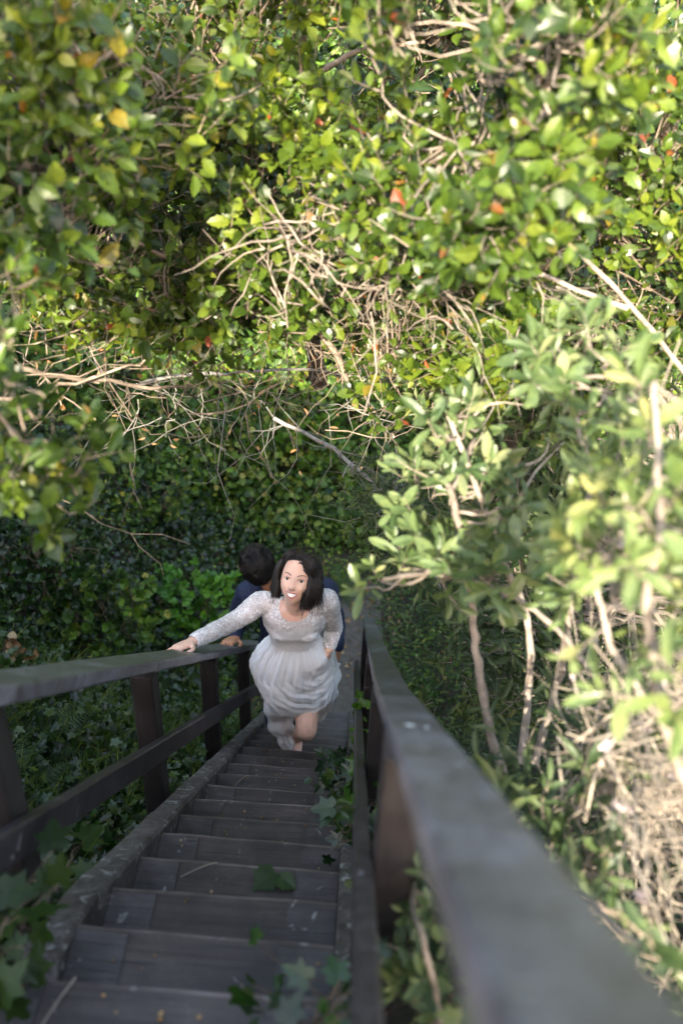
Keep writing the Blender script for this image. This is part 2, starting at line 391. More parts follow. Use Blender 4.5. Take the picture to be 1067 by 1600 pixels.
# ------------------------------------------------------------------ railings
def beam(la, lb, pa, pb, pts, mat, name, parent, dpo=0.0, wob=0.0006):
    """board along the slope; pts = [(t, dl, dp), ...] centre line offsets"""
    g = Geo(); V = []
    T = []
    for (a, b) in zip(pts[:-1], pts[1:]):
        m = max(2, int((b[0]-a[0])/0.08))
        for i in range(m): u = i/m; T.append(tuple(a[q]+(b[q]-a[q])*u for q in range(3)))
    T.append(pts[-1]); e = 0.005
    for (t, dl, dp) in T:
        j = wob*math.sin(t*7+la*50)
        for (l, p) in ((la, pb-e), (la, pa+e+dpo), (la+e, pa+dpo), (lb-e, pa), (lb, pa+e), (lb, pb-e), (lb-e, pb), (la+e, pb)):
            V.append(S(t, l+dl+j*0.5, p+dp+j))
    n = 8
    g.add(V, [(i*n+q, i*n+(q+1) % n, (i+1)*n+(q+1) % n, (i+1)*n+q) for i in range(len(T)-1) for q in range(n)])
    g.add(V, [tuple(reversed(range(n))), tuple((len(T)-1)*n+q for q in range(n))])
    return g.obj(name, mat, parent)
def post(l0, l1, t, ptop, pbase, mat, parent, depth=0.075, lean=0.0):
    top = S(t, 0, ptop)[2]; bt = S(t, 0, pbase); y = bt[1]
    ytop = S(t, 0, ptop); # vertical post: its y is fixed
    g = Geo(); cx = (l0+l1)/2
    yc = S(t, 0, ptop)[1]
    zb = float(ground_z(cx, yc))-0.25
    m = 10
    for i in range(1): prism(g, (cx+lean, yc, zb), (cx, yc, top-0.002), (0, 1, 0), (1, 0, 0), abs(l1-l0), depth, bev=0.006)
    return g.obj('post', mat, parent)
def build_rails():
    lr = thing('railing', 'left wooden railing under the bride\'s outstretched hand, with flat handrail and middle rail', 'railing', S(7.0, -0.72, 0.8))
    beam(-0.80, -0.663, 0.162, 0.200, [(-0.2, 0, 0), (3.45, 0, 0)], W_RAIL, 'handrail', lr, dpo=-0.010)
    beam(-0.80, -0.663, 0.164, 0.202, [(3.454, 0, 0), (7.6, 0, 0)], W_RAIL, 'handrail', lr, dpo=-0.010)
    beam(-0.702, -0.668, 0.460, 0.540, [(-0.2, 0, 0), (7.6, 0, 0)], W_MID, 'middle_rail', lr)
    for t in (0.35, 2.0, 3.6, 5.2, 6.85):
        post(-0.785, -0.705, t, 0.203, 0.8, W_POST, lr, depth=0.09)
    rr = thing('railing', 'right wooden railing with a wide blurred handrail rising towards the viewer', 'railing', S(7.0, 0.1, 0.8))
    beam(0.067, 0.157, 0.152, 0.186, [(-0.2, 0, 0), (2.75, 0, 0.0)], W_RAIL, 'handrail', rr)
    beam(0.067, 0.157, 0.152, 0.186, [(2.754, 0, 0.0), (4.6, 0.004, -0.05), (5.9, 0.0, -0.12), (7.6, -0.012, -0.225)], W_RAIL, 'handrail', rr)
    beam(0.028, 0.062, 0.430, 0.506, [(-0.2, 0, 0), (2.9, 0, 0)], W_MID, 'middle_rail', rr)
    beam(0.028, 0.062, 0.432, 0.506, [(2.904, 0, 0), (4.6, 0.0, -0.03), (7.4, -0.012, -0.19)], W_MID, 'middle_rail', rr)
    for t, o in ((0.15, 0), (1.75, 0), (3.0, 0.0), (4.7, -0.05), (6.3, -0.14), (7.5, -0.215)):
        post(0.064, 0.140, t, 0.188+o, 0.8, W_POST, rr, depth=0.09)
build_rails()
def build_white_spots():  # two flat white spots on the right handrail
    r_ = random.Random(8)
    for i, (t, l, rx, lab) in enumerate(((1.62, 0.098, .010, 'small white spot on the right handrail near its bend'), (1.60, 0.124, .006, 'tiny white spot on the right handrail beside a larger one'))):
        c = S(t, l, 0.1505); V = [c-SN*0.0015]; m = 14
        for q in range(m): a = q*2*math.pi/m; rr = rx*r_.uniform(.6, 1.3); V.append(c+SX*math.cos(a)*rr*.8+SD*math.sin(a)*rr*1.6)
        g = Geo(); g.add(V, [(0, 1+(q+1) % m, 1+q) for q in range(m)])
        tag(g.obj('white_spot', plain('chalk_white', (.7, .7, .68), .6)), lab, 'bird dropping')
build_white_spots()
# ------------------------------------------------------------------ leaf shapes (unit length along +Y, face up +Z)
def leaf_tpl(st, fold=0.12, droop=0.18):
    V = []; 
    for (y, w_) in st:
        z = -droop*y*y
        V += [(-w_, y, z+fold*w_*2), (0, y, z), (w_, y, z+fold*w_*2)]
    F = []
    for i in range(len(st)-1):
        a = i*3; F += [(a, a+1, a+4, a+3), (a+1, a+2, a+5, a+4)]
    return np.array(V, float), np.array(F)
T_OAK = leaf_tpl([(0, .015), (.12, .02), (.22, .19), (.30, .17), (.40, .28), (.47, .23), (.58, .30), (.66, .22), (.76, .24), (.83, .13), (.90, .12), (1, .005)], 0.16, 0.22)
T_OAK2 = leaf_tpl([(0, .015), (.13, .02), (.24, .15), (.32, .12), (.42, .22), (.5, .16), (.6, .24), (.68, .15), (.78, .17), (.86, .08), (.92, .08), (1, .005)], 0.34, -0.12)
T_OAK3 = leaf_tpl([(0, .015), (.12, .02), (.25, .22), (.33, .20), (.45, .33), (.52, .27), (.64, .34), (.72, .24), (.84, .22), (.9, .12), (1, .01)], 0.08, 0.45)
T_OVAL = leaf_tpl([(0, .02), (.1, .03), (.3, .11), (.55, .165), (.8, .15), (.94, .07), (1, .01)], 0.16, 0.2)
T_LANCE = leaf_tpl([(0, .012), (.2, .08), (.45, .13), (.7, .10), (1, .004)], 0.2, 0.3)
T_BLADE = leaf_tpl([(0, .02), (.35, .022), (.7, .016), (1, .002)], 0.3, 0.55)
T_ROUND = leaf_tpl([(0, .02), (.08, .16), (.25, .33), (.5, .42), (.72, .36), (.9, .2), (1, .03)], 0.14, 0.2)
def fan_tpl(pts, cup=0.1):
    V = [(0, 0.22, 0)]+[(x, y, cup*(abs(x)*0.9)-0.12*y*y) for x, y in pts]
    n = len(pts); F = [(0, 1+i, 1+(i+1) % n) for i in range(n)]
    return np.array(V, float), np.array(F)
_half = [(0.0, 0.05), (.14, -.10), (.30, -.05), (.42, .08), (.30, .22), (.36, .34), (.50, .56), (.30, .55), (.18, .60), (.14, .80)]
T_IVY = fan_tpl(_half+[(0, 1.0)]+[(-x, y) for x, y in _half[:0:-1]])
_h2 = [(0.0, 0.0), (.20, -.10), (.38, .0), (.36, .12), (.52, .22), (.42, .36), (.50, .50), (.34, .55), (.33, .70), (.20, .68), (.12, .85)]
T_CURRANT = fan_tpl(_h2+[(0, 0.95)]+[(-x, y) for x, y in _h2[:0:-1]], 0.16)

def rand_dirs(n): return nrm(rng.normal(size=(n, 3)))
def frames(Y, nrml):
    Y = nrm(Y); Z = nrml-np.sum(nrml*Y, -1, keepdims=True)*Y
    bad = np.linalg.norm(Z, axis=-1) < 1e-4
    Z[bad] = np.cross(Y[bad], [1.0, 0.3, 0.2]); Z = nrm(Z)
    return np.cross(Y, Z), Y, Z
TOWARD = nrm(np.array([0.0, -0.75, 0.66]))
def sprigs(gl, gt, pos, dr, tpl, length=0.12, nleaf=8, size=0.05, mi=0, tw=0.0018, spread=0.9, tmi=0, jit=0.35, light=0.45):
    """each sprig: a short bent twig with leaves spiralling up its end"""
    n = len(pos)
    if n == 0: return
    dr = nrm(dr); L = length*rng.uniform(0.6, 1.3, n)
    bend = nrm(dr+rng.normal(size=(n, 3))*0.35+np.array([0, 0, 0.2]))
    k = 5; u = np.linspace(0, 1, k)
    P = pos[:, None]+(dr[:, None]*u[None, :, None]+(bend-dr)[:, None]*(u**2)[None, :, None]*0.6)*L[:, None, None]
    gt.tubes(P, np.repeat((tw*(1.3-u))[None], n, 0)*rng.uniform(.7, 1.4, (n, 1)), 3, tmi)
    m = nleaf
    X, Y, Z = frames(bend, rand_dirs(n))
    for i in range(m):
        uu = 0.25+0.75*i/(m-1)
        a = i*2.4+rng.uniform(-.5, .5, n)
        radial = X*np.cos(a)[:, None]+Z*np.sin(a)[:, None]
        tilt = spread*(1.15-0.75*(i/(m-1)))
        d = nrm(radial*tilt+bend*(1.0-0.55*tilt)+rng.normal(size=(n, 3))*jit*0.5)
        base = pos+(dr*uu+(bend-dr)*uu*uu*0.6)*L[:, None]
        nm = bend*1.0+TOWARD*light+rng.normal(size=(n, 3))*jit
        keep = rng.random(n) < 0.9
        x, y, z = frames(d[keep], nm[keep])
        sc = size*rng.uniform(0.45, 1.25, keep.sum())*(0.7+0.5*math.sin(math.pi*min(1, (i+1)/m)))
        s3 = np.stack([sc*rng.uniform(.8, 1.15, len(sc)), sc, sc], 1)
        tp = tpl[i % len(tpl)] if isinstance(tpl, list) else tpl
        gl.inst(tp[0], tp[1], x, y, z, base[keep], s3, mi)
HOLLOWS = []
def blob(x, y, d, rx, ry, rz, n, shell=0.35, gap=None, gf=3.0, seed=0.0):
    """points in an ellipsoid: centre seen at (x, y), d metres off; rx, ry in photo pixels, rz in metres"""
    c = at(x, y, d); ax = rx/FPX*d; ay = ry/FPX*d
    u = rand_dirs(n*3); r = rng.uniform(shell**3, 1, n*3)**(1/3)
    q = u*r[:, None]
    p = c+q[:, :1]*ax*CR+q[:, 1:2]*ay*CU+q[:, 2:]*rz*CF
    if gap is not None:
        p_ok = snoise(p, gf, seed) < gap; p, q = p[p_ok], q[p_ok]
    for hc, hr in HOLLOWS:
        ok = np.linalg.norm(p-hc, axis=1) > hr; p, q = p[ok], q[ok]
    p, q = p[:n], q[:n]
    out = nrm(q[:, :1]/ax*CR+q[:, 1:2]/ay*CU+q[:, 2:]/rz*CF)
    return p, out
def poly(pts, k=14, wig=0.02, seed=0):
    """smooth wiggly line through points -> (k,3)"""
    pts = np.array(pts); n = len(pts)
    t = np.linspace(0, n-1, k); out = []
    for v in t:
        i = min(int(v), n-2); u = v-i
        p0, p1, p2, p3 = pts[max(i-1, 0)], pts[i], pts[i+1], pts[min(i+2, n-1)]
        out.append(0.5*((2*p1)+(-p0+p2)*u+(2*p0-5*p1+4*p2-p3)*u*u+(-p0+3*p1-3*p2+p3)*u**3))
    out = np.array(out); r = np.random.default_rng(seed+77)
    w_ = np.cumsum(r.normal(size=out.shape), 0); w_ -= np.linspace(0, 1, k)[:, None]*w_[-1]
    return out+w_*wig*0.5
def limb(geo, pts, r0, r1, k=16, wig=0.02, seed=0, sides=7, mi=0):
    P = poly(pts, k, wig, seed); R = np.linspace(r0, r1, k)*(1+0.13*np.sin(np.arange(k)*2.1+seed))
    geo.tubes(P, R, sides, mi); return P
def side_twigs(geo, P, n, ln, r, sides=4, k=6, bias=(0, 0, 0), mi=0, curl=0.5):
    """n thin twigs leaving a limb; returns their tips"""
    i = rng.integers(0, len(P), n); a = P[i]
    d = nrm(rand_dirs(n)+np.array(bias)); d2 = nrm(d+rand_dirs(n)*curl); d3 = nrm(d2+rand_dirs(n)*curl)
    L = ln*rng.uniform(0.4, 1.3, n)[:, None]/3
    pts = np.stack([a, a+d*L*.5, a+d*L, a+d*L+d2*L, a+d*L+d2*L+d3*L*.6, a+d*L+d2*L+d3*L*1.2], 1)
    geo.tubes(pts, r*np.linspace(1, 0.35, 6)[None]*rng.uniform(.6, 1.4, (n, 1)), sides, mi)
    return pts
def twig_net(geo, centers, n, spreadv, ln, r, mi=0, bias=(0, 0, 0), xmin=None):
    i = rng.integers(0, len(centers), n)
    a = centers[i]+rng.normal(size=(n, 3))*spreadv
    d = nrm(rand_dirs(n)+np.array(bias)); pts = [a]
    L = ln*rng.uniform(.4, 1.4, n)[:, None]/6
    for q in range(6):
        d = nrm(d+rng.normal(size=(n, 3))*0.28); pts.append(pts[-1]+d*L)
    P = np.stack(pts, 1)
    if xmin is not None: P = P[P[..., 0].min(1) > xmin]; n = len(P)
    geo.tubes(P, r*np.linspace(1, .35, 7)[None]*rng.uniform(.5, 1.5, (n, 1)), 4, mi)
    # forks
    m = n; j = rng.integers(0, n, m); q = rng.integers(1, 6, m); a = P[j, q]
    d = nrm((P[j, q]-P[j, q-1])*6/ln+rand_dirs(m)*0.8); pts = [a]; L = ln*rng.uniform(.15, .6, m)[:, None]/4
    for _ in range(4):
        d = nrm(d+rng.normal(size=(m, 3))*0.3); pts.append(pts[-1]+d*L)
    geo.tubes(np.stack(pts, 1), r*0.6*np.linspace(1, .35, 5)[None]*rng.uniform(.5, 1.3, (m, 1)), 3, mi)
    return P
def connect(gt, pos, skel, r, frac=0.5, mi=0):
    """thin bent branchlets from the limbs to a share of the sprigs"""
    idx = np.nonzero(rng.random(len(pos)) < frac)[0]
    if len(idx) == 0: return
    p = pos[idx]; D = ((p[:, None]-skel[None])**2).sum(-1); s_ = skel[D.argmin(1)]
    L = np.linalg.norm(p-s_, axis=1, keepdims=True)
    k = 7; u = np.linspace(0, 1, k)
    keep = L[:, 0] < 0.55; p, s_, L = p[keep], s_[keep], L[keep]
    if len(p) == 0: return
    b1 = rand_dirs(len(p))*L*0.13; b2 = rand_dirs(len(p))*L*0.08
    P = s_[:, None]+(p-s_)[:, None]*u[None, :, None]+b1[:, None]*np.sin(u*math.pi)[None, :, None]+b2[:, None]*np.sin(u*2*math.pi)[None, :, None]
    gt.tubes(P, r*np.linspace(1.5, .5, k)[None]*rng.uniform(.6, 1.5, (len(p), 1)), 4, mi)

def shrub(name, label, cat, blobs, limbs, lm, bm, tpl, size, nleaf=8, length=0.12, group=None, frac=0.5, tr=0.0036, light=0.45, spread=0.9, up=0.35, root=None, extra=None, gseed=0):
    """a shrub: branches (limbs + branchlets) and foliage"""
    base = root if root is not None else limbs[0][0][0]
    t = thing(name, label, cat, base, group)
    gb, gl = Geo(), Geo(); sk = []
    for i, (pts, r0, r1) in enumerate(limbs):
        P = limb(gb, pts, r0, r1, k=8+4*len(pts), wig=0.005, seed=i+gseed); sk.append(P)
    sk = np.concatenate(sk)
    for b in blobs:
        p, o = blob(*b[:7], **(b[7] if len(b) > 7 else {}))
        connect(gb, p, sk, tr, frac)
        sprigs(gl, gb, p, o*0.7+np.array([0, 0, up])+TOWARD*0.35+rng.normal(size=p.shape)*0.35, tpl, length, nleaf, size, light=light, spread=spread)
    if extra: extra(gb, gl, sk)
    gb.obj('branch', bm, t, smooth=True)
    gl.obj('foliage', lm, t)
    return t

TO = [T_OAK, T_OAK2, T_OAK3, T_OAK]
CG = 'sunlit evergreen shrubs arching over the stairs'
def build_canopy():
    A = at
    HOLLOWS.extend([(A(290, 190, 3.1), .23), (A(600, 205, 3.4), .38), (A(520, 110, 3.6), .25), (A(330, 130, 3.0), .16), (A(60, 440, 2.6), .27), (A(660, 470, 3.4), .21), (A(840, 330, 3.1), .20), (A(120, 250, 2.5), .14), (A(450, 300, 3.1), .14), (A(940, 470, 3.1), .2), (A(20, 60, 2.5), .15), (A(700, 470, 3.1), .2)])
    shrub('evergreen_shrub', 'sunlit toothed-leaved shrub above the bride with thick bare tan limbs showing', 'shrub',
          [(300, 330, 3.3, 330, 190, 0.45, 880, dict(gap=0.2, gf=4.2, seed=1)), (330, 560, 3.5, 60, 40, 0.1, 14), (215, 470, 3.4, 170, 60, 0.3, 70, dict(gap=0.2, gf=5)), (450, 250, 3.2, 150, 110, 0.3, 130)],
          [([A(700, 640, 4.4), A(610, 480, 3.9), A(540, 462, 3.55), A(440, 460, 3.35), A(370, 432, 3.4), A(300, 455, 3.5)], 0.028, 0.016),
           ([A(540, 462, 3.55), A(470, 420, 3.45), A(400, 330, 3.4), A(385, 230, 3.5)], 0.014, 0.005),
           ([A(440, 460, 3.4), A(380, 500, 3.5), A(300, 520, 3.5), A(205, 485, 3.4)], 0.012, 0.006),
           ([A(560, 462, 3.5), A(520, 380, 3.3), A(560, 300, 3.3)], 0.012, 0.005),
           ([A(370, 432, 3.4), A(260, 400, 3.35), A(150, 330, 3.3)], 0.011, 0.004),
           ([A(470, 470, 3.5), A(500, 520, 3.6), A(530, 560, 3.6), A(545, 610, 3.6)], 0.014, 0.010)],
          L_OAK, B_TAN, TO, 0.047, nleaf=8, length=0.10, group=CG, tr=0.0026, frac=0.3, gseed=1,
          extra=lambda gb, gl, sk: twig_net(gb, np.concatenate([sk, A(430, 430, 3.4)+rng.normal(size=(60, 3))*0.1]), 170, 0.05, 0.30, 0.0028))
    shrub('evergreen_shrub', 'shaded blurred shrub filling the top left corner beside a dark hollow', 'shrub',
          [(70, 110, 2.6, 260, 170, 0.4, 640, dict(gap=0.15, gf=4.0, seed=3)), (30, 330, 2.4, 120, 120, 0.3, 85, dict(gap=.2, gf=5)), (-250, 200, 3.0, 170, 260, 0.4, 260, dict(gap=.3, gf=4))],
          [([A(-420, 1000, 3.9), A(-280, 700, 3.5), A(-150, 480, 3.2), A(-20, 300, 2.9), A(90, 160, 2.8), A(200, 60, 2.8)], 0.022, 0.006), ([A(-20, 300, 2.9), A(60, 250, 2.7), A(160, 230, 2.7)], 0.010, 0.004)],
          L_OAK, B_TAN, TO, 0.047, group=CG, tr=0.0026, frac=0.3, gseed=5)
    shrub('evergreen_shrub', 'shrub at the top centre with dark limbs and a black gap under it', 'shrub',
          [(330, 60, 3.3, 260, 110, 0.4, 440, dict(gap=0.1, gf=4.0, seed=7)), (640, 60, 3.7, 170, 150, 0.4, 330, dict(gap=0.1, gf=4, seed=9)), (600, 330, 4.0, 120, 150, 0.3, 220, dict(gap=0.1, gf=4.5, seed=2))],
          [([A(640, 420, 4.4), A(560, 200, 4.1), A(480, 130, 4.0), A(370, 150, 3.8), A(350, 190, 3.7)], 0.03, 0.014),
           ([A(480, 130, 4.0), A(560, 80, 3.9), A(700, 60, 3.9)], 0.014, 0.006), ([A(470, 120, 4.0), A(475, 50, 3.9), A(490, -20, 3.9)], 0.017, 0.012), ([A(560, 200, 4.1), A(600, 120, 4.0), A(590, 20, 3.9)], 0.012, 0.006)],
          L_OAK, B_TAN, TO, 0.047, group=CG, tr=0.0026, frac=0.3, gseed=9,
          extra=lambda gb, gl, sk: twig_net(gb, sk, 40, 0.06, 0.3, 0.0022))
    shrub('evergreen_shrub', 'brightest blurred shrub leaning in at the upper right of the frame', 'shrub',
          [(740, 200, 2.3, 190, 190, 0.35, 330, dict(gap=0.2, gf=4.0, seed=4)), (700, 330, 2.7, 160, 110, 0.3, 240, dict(gap=0.15, gf=4)), (870, 110, 2.2, 100, 120, 0.25, 70)],
          [([A(1150, 700, 3.0), A(980, 480, 2.9), A(830, 330, 2.7), A(720, 230, 2.5)], 0.009, 0.004), ([A(980, 480, 2.9), A(760, 400, 2.8), A(620, 390, 2.9)], 0.008, 0.003), ([A(830, 330, 2.7), A(840, 200, 2.4), A(860, 60, 2.3)], 0.008, 0.004)],
          L_OAK, B_PALE, TO, 0.047, group=CG, tr=0.0026, frac=0.3, gseed=13,
          extra=lambda gb, gl, sk: twig_net(gb, A(640, 400, 2.8)+rng.normal(size=(60, 3))*np.array([.18, .05, .06]), 110, 0.03, 0.28, 0.0028))
    shrub('evergreen_shrub', 'shrub hanging low at the right of the arch over brown dead twigs', 'shrub',
          [(850, 420, 3.3, 240, 200, 0.4, 700, dict(gap=0.15, gf=4.0, seed=6)), (650, 520, 3.6, 110, 90, 0.3, 120, dict(gap=0.3, gf=5)), (610, 600, 3.6, 60, 50, 0.15, 34), (990, 250, 3.3, 140, 170, 0.4, 380, dict(gap=0.3, gf=4))],
          [([A(900, 900, 4.0), A(800, 700, 3.8), A(740, 590, 3.6), A(650, 555, 3.5), A(580, 560, 3.5)], 0.022, 0.008),
           ([A(740, 590, 3.6), A(760, 510, 3.5), A(830, 440, 3.4), A(900, 350, 3.3)], 0.013, 0.005), ([A(800, 700, 3.8), A(900, 520, 3.5), A(980, 330, 3.4)], 0.016, 0.006)],
          L_OAK, B_TAN, TO, 0.047, group=CG, tr=0.0026, frac=0.3, gseed=21,
          extra=lambda gb, gl, sk: twig_net(gb, A(720, 540, 3.7)+rng.normal(size=(80, 3))*np.array([.25, .1, .12]), 200, 0.03, 0.3, 0.002))
    # branches low at the left edge, near the lens, leaves in the sun
    shrub('evergreen_shrub', 'near low branch of bright rounded leaves at the left edge above the handrail', 'shrub',
          [(60, 710, 2.1, 70, 60, 0.12, 20), (5, 590, 1.9, 45, 40, 0.08, 8), (75, 790, 2.2, 50, 40, 0.12, 11), (-15, 450, 2.0, 40, 60, 0.15, 10)],
          [([A(-420, 900, 3.2), A(-300, 560, 2.5), A(-160, 520, 2.2), A(-60, 600, 2.1), A(20, 680, 2.1), A(80, 770, 2.2)], 0.008, 0.003), ([A(-60, 600, 2.1), A(20, 600, 2.0), A(70, 620, 2.0)], 0.004, 0.002)],
          L_OAK, B_TAN, TO, 0.047, nleaf=9, length=0.08, group=CG, frac=0.6, gseed=31, tr=0.002)
    # the wall of dead twigs under the arch
    t = thing('dead_brush', 'tangle of bare tan dead twigs hanging under the leafy arch at the left', 'dead brush', A(140, 560, 3.4))

    g = Geo(); P = limb(g, [A(-60, 560, 3.3), A(60, 570, 3.4), A(180, 590, 3.5), A(300, 600, 3.6)], 0.012, 0.005, seed=40)
    P2 = limb(g, [A(-60, 640, 3.3), A(90, 600, 3.4), A(230, 560, 3.5)], 0.009, 0.004, seed=42)
    cs = np.concatenate([P, P2, A(100, 520, 3.4)+rng.normal(size=(50, 3))*np.array([.25, .1, .1]), A(400, 590, 3.8)+rng.normal(size=(30, 3))*np.array([.25, .1, .06])])
    twig_net(g, cs, 80, 0.14, 0.5, 0.0024, bias=(0.15, 0, -0.1))
    g.obj('twig', B_TAN, t, smooth=True)
    gl = Geo(); p = cs[rng.integers(0, len(cs), 90)]+rng.normal(size=(90, 3))*0.12
    x, y, z = frames(rand_dirs(90)+np.array([0, 0, -.6]), rand_dirs(90)); gl.inst(*T_OAK2, x, y, z, p, rng.uniform(.02, .045, 90))
    gl.obj('foliage', L_DEAD, t)
    t = thing('dead_brush', 'fine grey dead twigs fringing the underside of the arch above the gully', 'dead brush', A(480, 580, 4.3))
    g = Geo(); P = limb(g, [A(220, 600, 4.3), A(360, 590, 4.3), A(480, 570, 4.2), A(620, 590, 4.2)], 0.009, 0.004, seed=44)
    twig_net(g, P, 70, 0.12, 0.5, 0.0020, bias=(0.1, 0, -0.35)); g.obj('twig', B_GREY, t, smooth=True)
    gl = Geo(); p = P[rng.integers(0, len(P), 70)]+rng.normal(size=(70, 3))*0.16; x, y, z = frames(rand_dirs(70), rand_dirs(70)); gl.inst(*T_OAK2, x, y, z, p, rng.uniform(.02, .045, 70)); gl.obj('foliage', L_DEAD, t)
    for i, (x, y, d, L, lab) in enumerate(((260, 640, 5.2, .6, 'leftmost thin vine dangling into the dark gully'), (318, 650, 5.8, .7, 'long brown vine hanging straight above the groom'), (400, 600, 5.0, .35, 'short twisted vine dangling under the middle of the arch'))):
        tv = thing('hanging_vine', lab, 'vine', A(x, y, d), 'vines hanging under the arch'); g = Geo()
        p0 = A(x, y-60, d); P = limb(g, [p0, p0+[.02, 0, -L*.3], p0+[-.02, .02, -L*.6], p0+[.03, 0, -L]], .004, .002, k=24, wig=.02, seed=i+300, sides=5); g.obj('stem', B_GREY, tv, smooth=True)
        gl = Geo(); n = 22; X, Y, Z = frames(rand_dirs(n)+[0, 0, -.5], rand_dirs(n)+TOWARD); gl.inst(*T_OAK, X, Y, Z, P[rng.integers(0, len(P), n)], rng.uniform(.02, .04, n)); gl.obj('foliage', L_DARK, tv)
build_canopy()
HOLLOWS.clear()
def build_back():  # back shrub added in very dark leaf colour so canopy gaps look shaded
    A = at
    shrub('evergreen_shrub', 'deep shrub, leaves coloured dark for shade, seen only through the gaps of the sunlit canopy', 'shrub',
          [(380, 140, 5.0, 430, 220, 0.5, 900), (850, 250, 5.0, 280, 280, 0.5, 600), (200, 420, 4.6, 250, 110, 0.3, 200), (620, 470, 4.7, 150, 110, 0.3, 110)],
          [([A(500, 600, 5.6), A(450, 350, 5.0), A(380, 150, 4.9), A(300, -20, 4.9)], 0.05, 0.02), ([A(450, 350, 5.0), A(600, 200, 4.8), A(700, 50, 4.8)], 0.03, 0.012), ([A(450, 350, 5.0), A(250, 330, 4.8), A(80, 250, 4.7)], 0.03, 0.010), ([A(900, 700, 5.4), A(860, 400, 5.0), A(840, 150, 4.8)], 0.03, 0.012)],
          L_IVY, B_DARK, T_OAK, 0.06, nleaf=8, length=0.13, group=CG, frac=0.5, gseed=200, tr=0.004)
build_back()
def build_added_shade_tree():  # unseen tree added so its leaves cast patches of shade on the canopy
    A = at; ts = np.array(tosun)
    spots = [(A(30, 60, 2.6), .28, 4.2, 60), (A(110, 240, 2.5), .16, 3.8, 34), (A(290, 180, 3.2), .15, 4.6, 26), (A(600, 190, 3.6), .20, 5.0, 36), (A(500, 90, 3.7), .18, 4.6, 26), (A(50, 430, 2.5), .2, 4.2, 34)]
    root = np.array([-1.6, -3.8, float(ground_z(-1.6, -3.8))])
    t = thing('added_shade_tree', 'unseen leafy tree added on the bank behind the viewer to shade the canopy in patches', 'tree', root)
    gb, gl = Geo(), Geo(); fork = np.array([-1.3, -3.2, 9.4]); trunk = limb(gb, [root, root+[.1, .1, 1.2], fork], 0.13, 0.07, sides=9)
    for i, (p, r, d, n) in enumerate(spots):
        c = p+ts*d; limb(gb, [fork, (fork+c)/2+np.array([0, 0, .15]), c], 0.03, 0.006, seed=i)
        q = c+rand_dirs(n)*(rng.random(n)**.4*r)[:, None]; connect(gb, q, np.array([c]), .003, .4)
        sprigs(gl, gb, q, rand_dirs(n)+np.array([0, 0, .5]), TO, 0.12, 7, 0.062)
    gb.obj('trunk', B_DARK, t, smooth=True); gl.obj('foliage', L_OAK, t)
build_added_shade_tree()

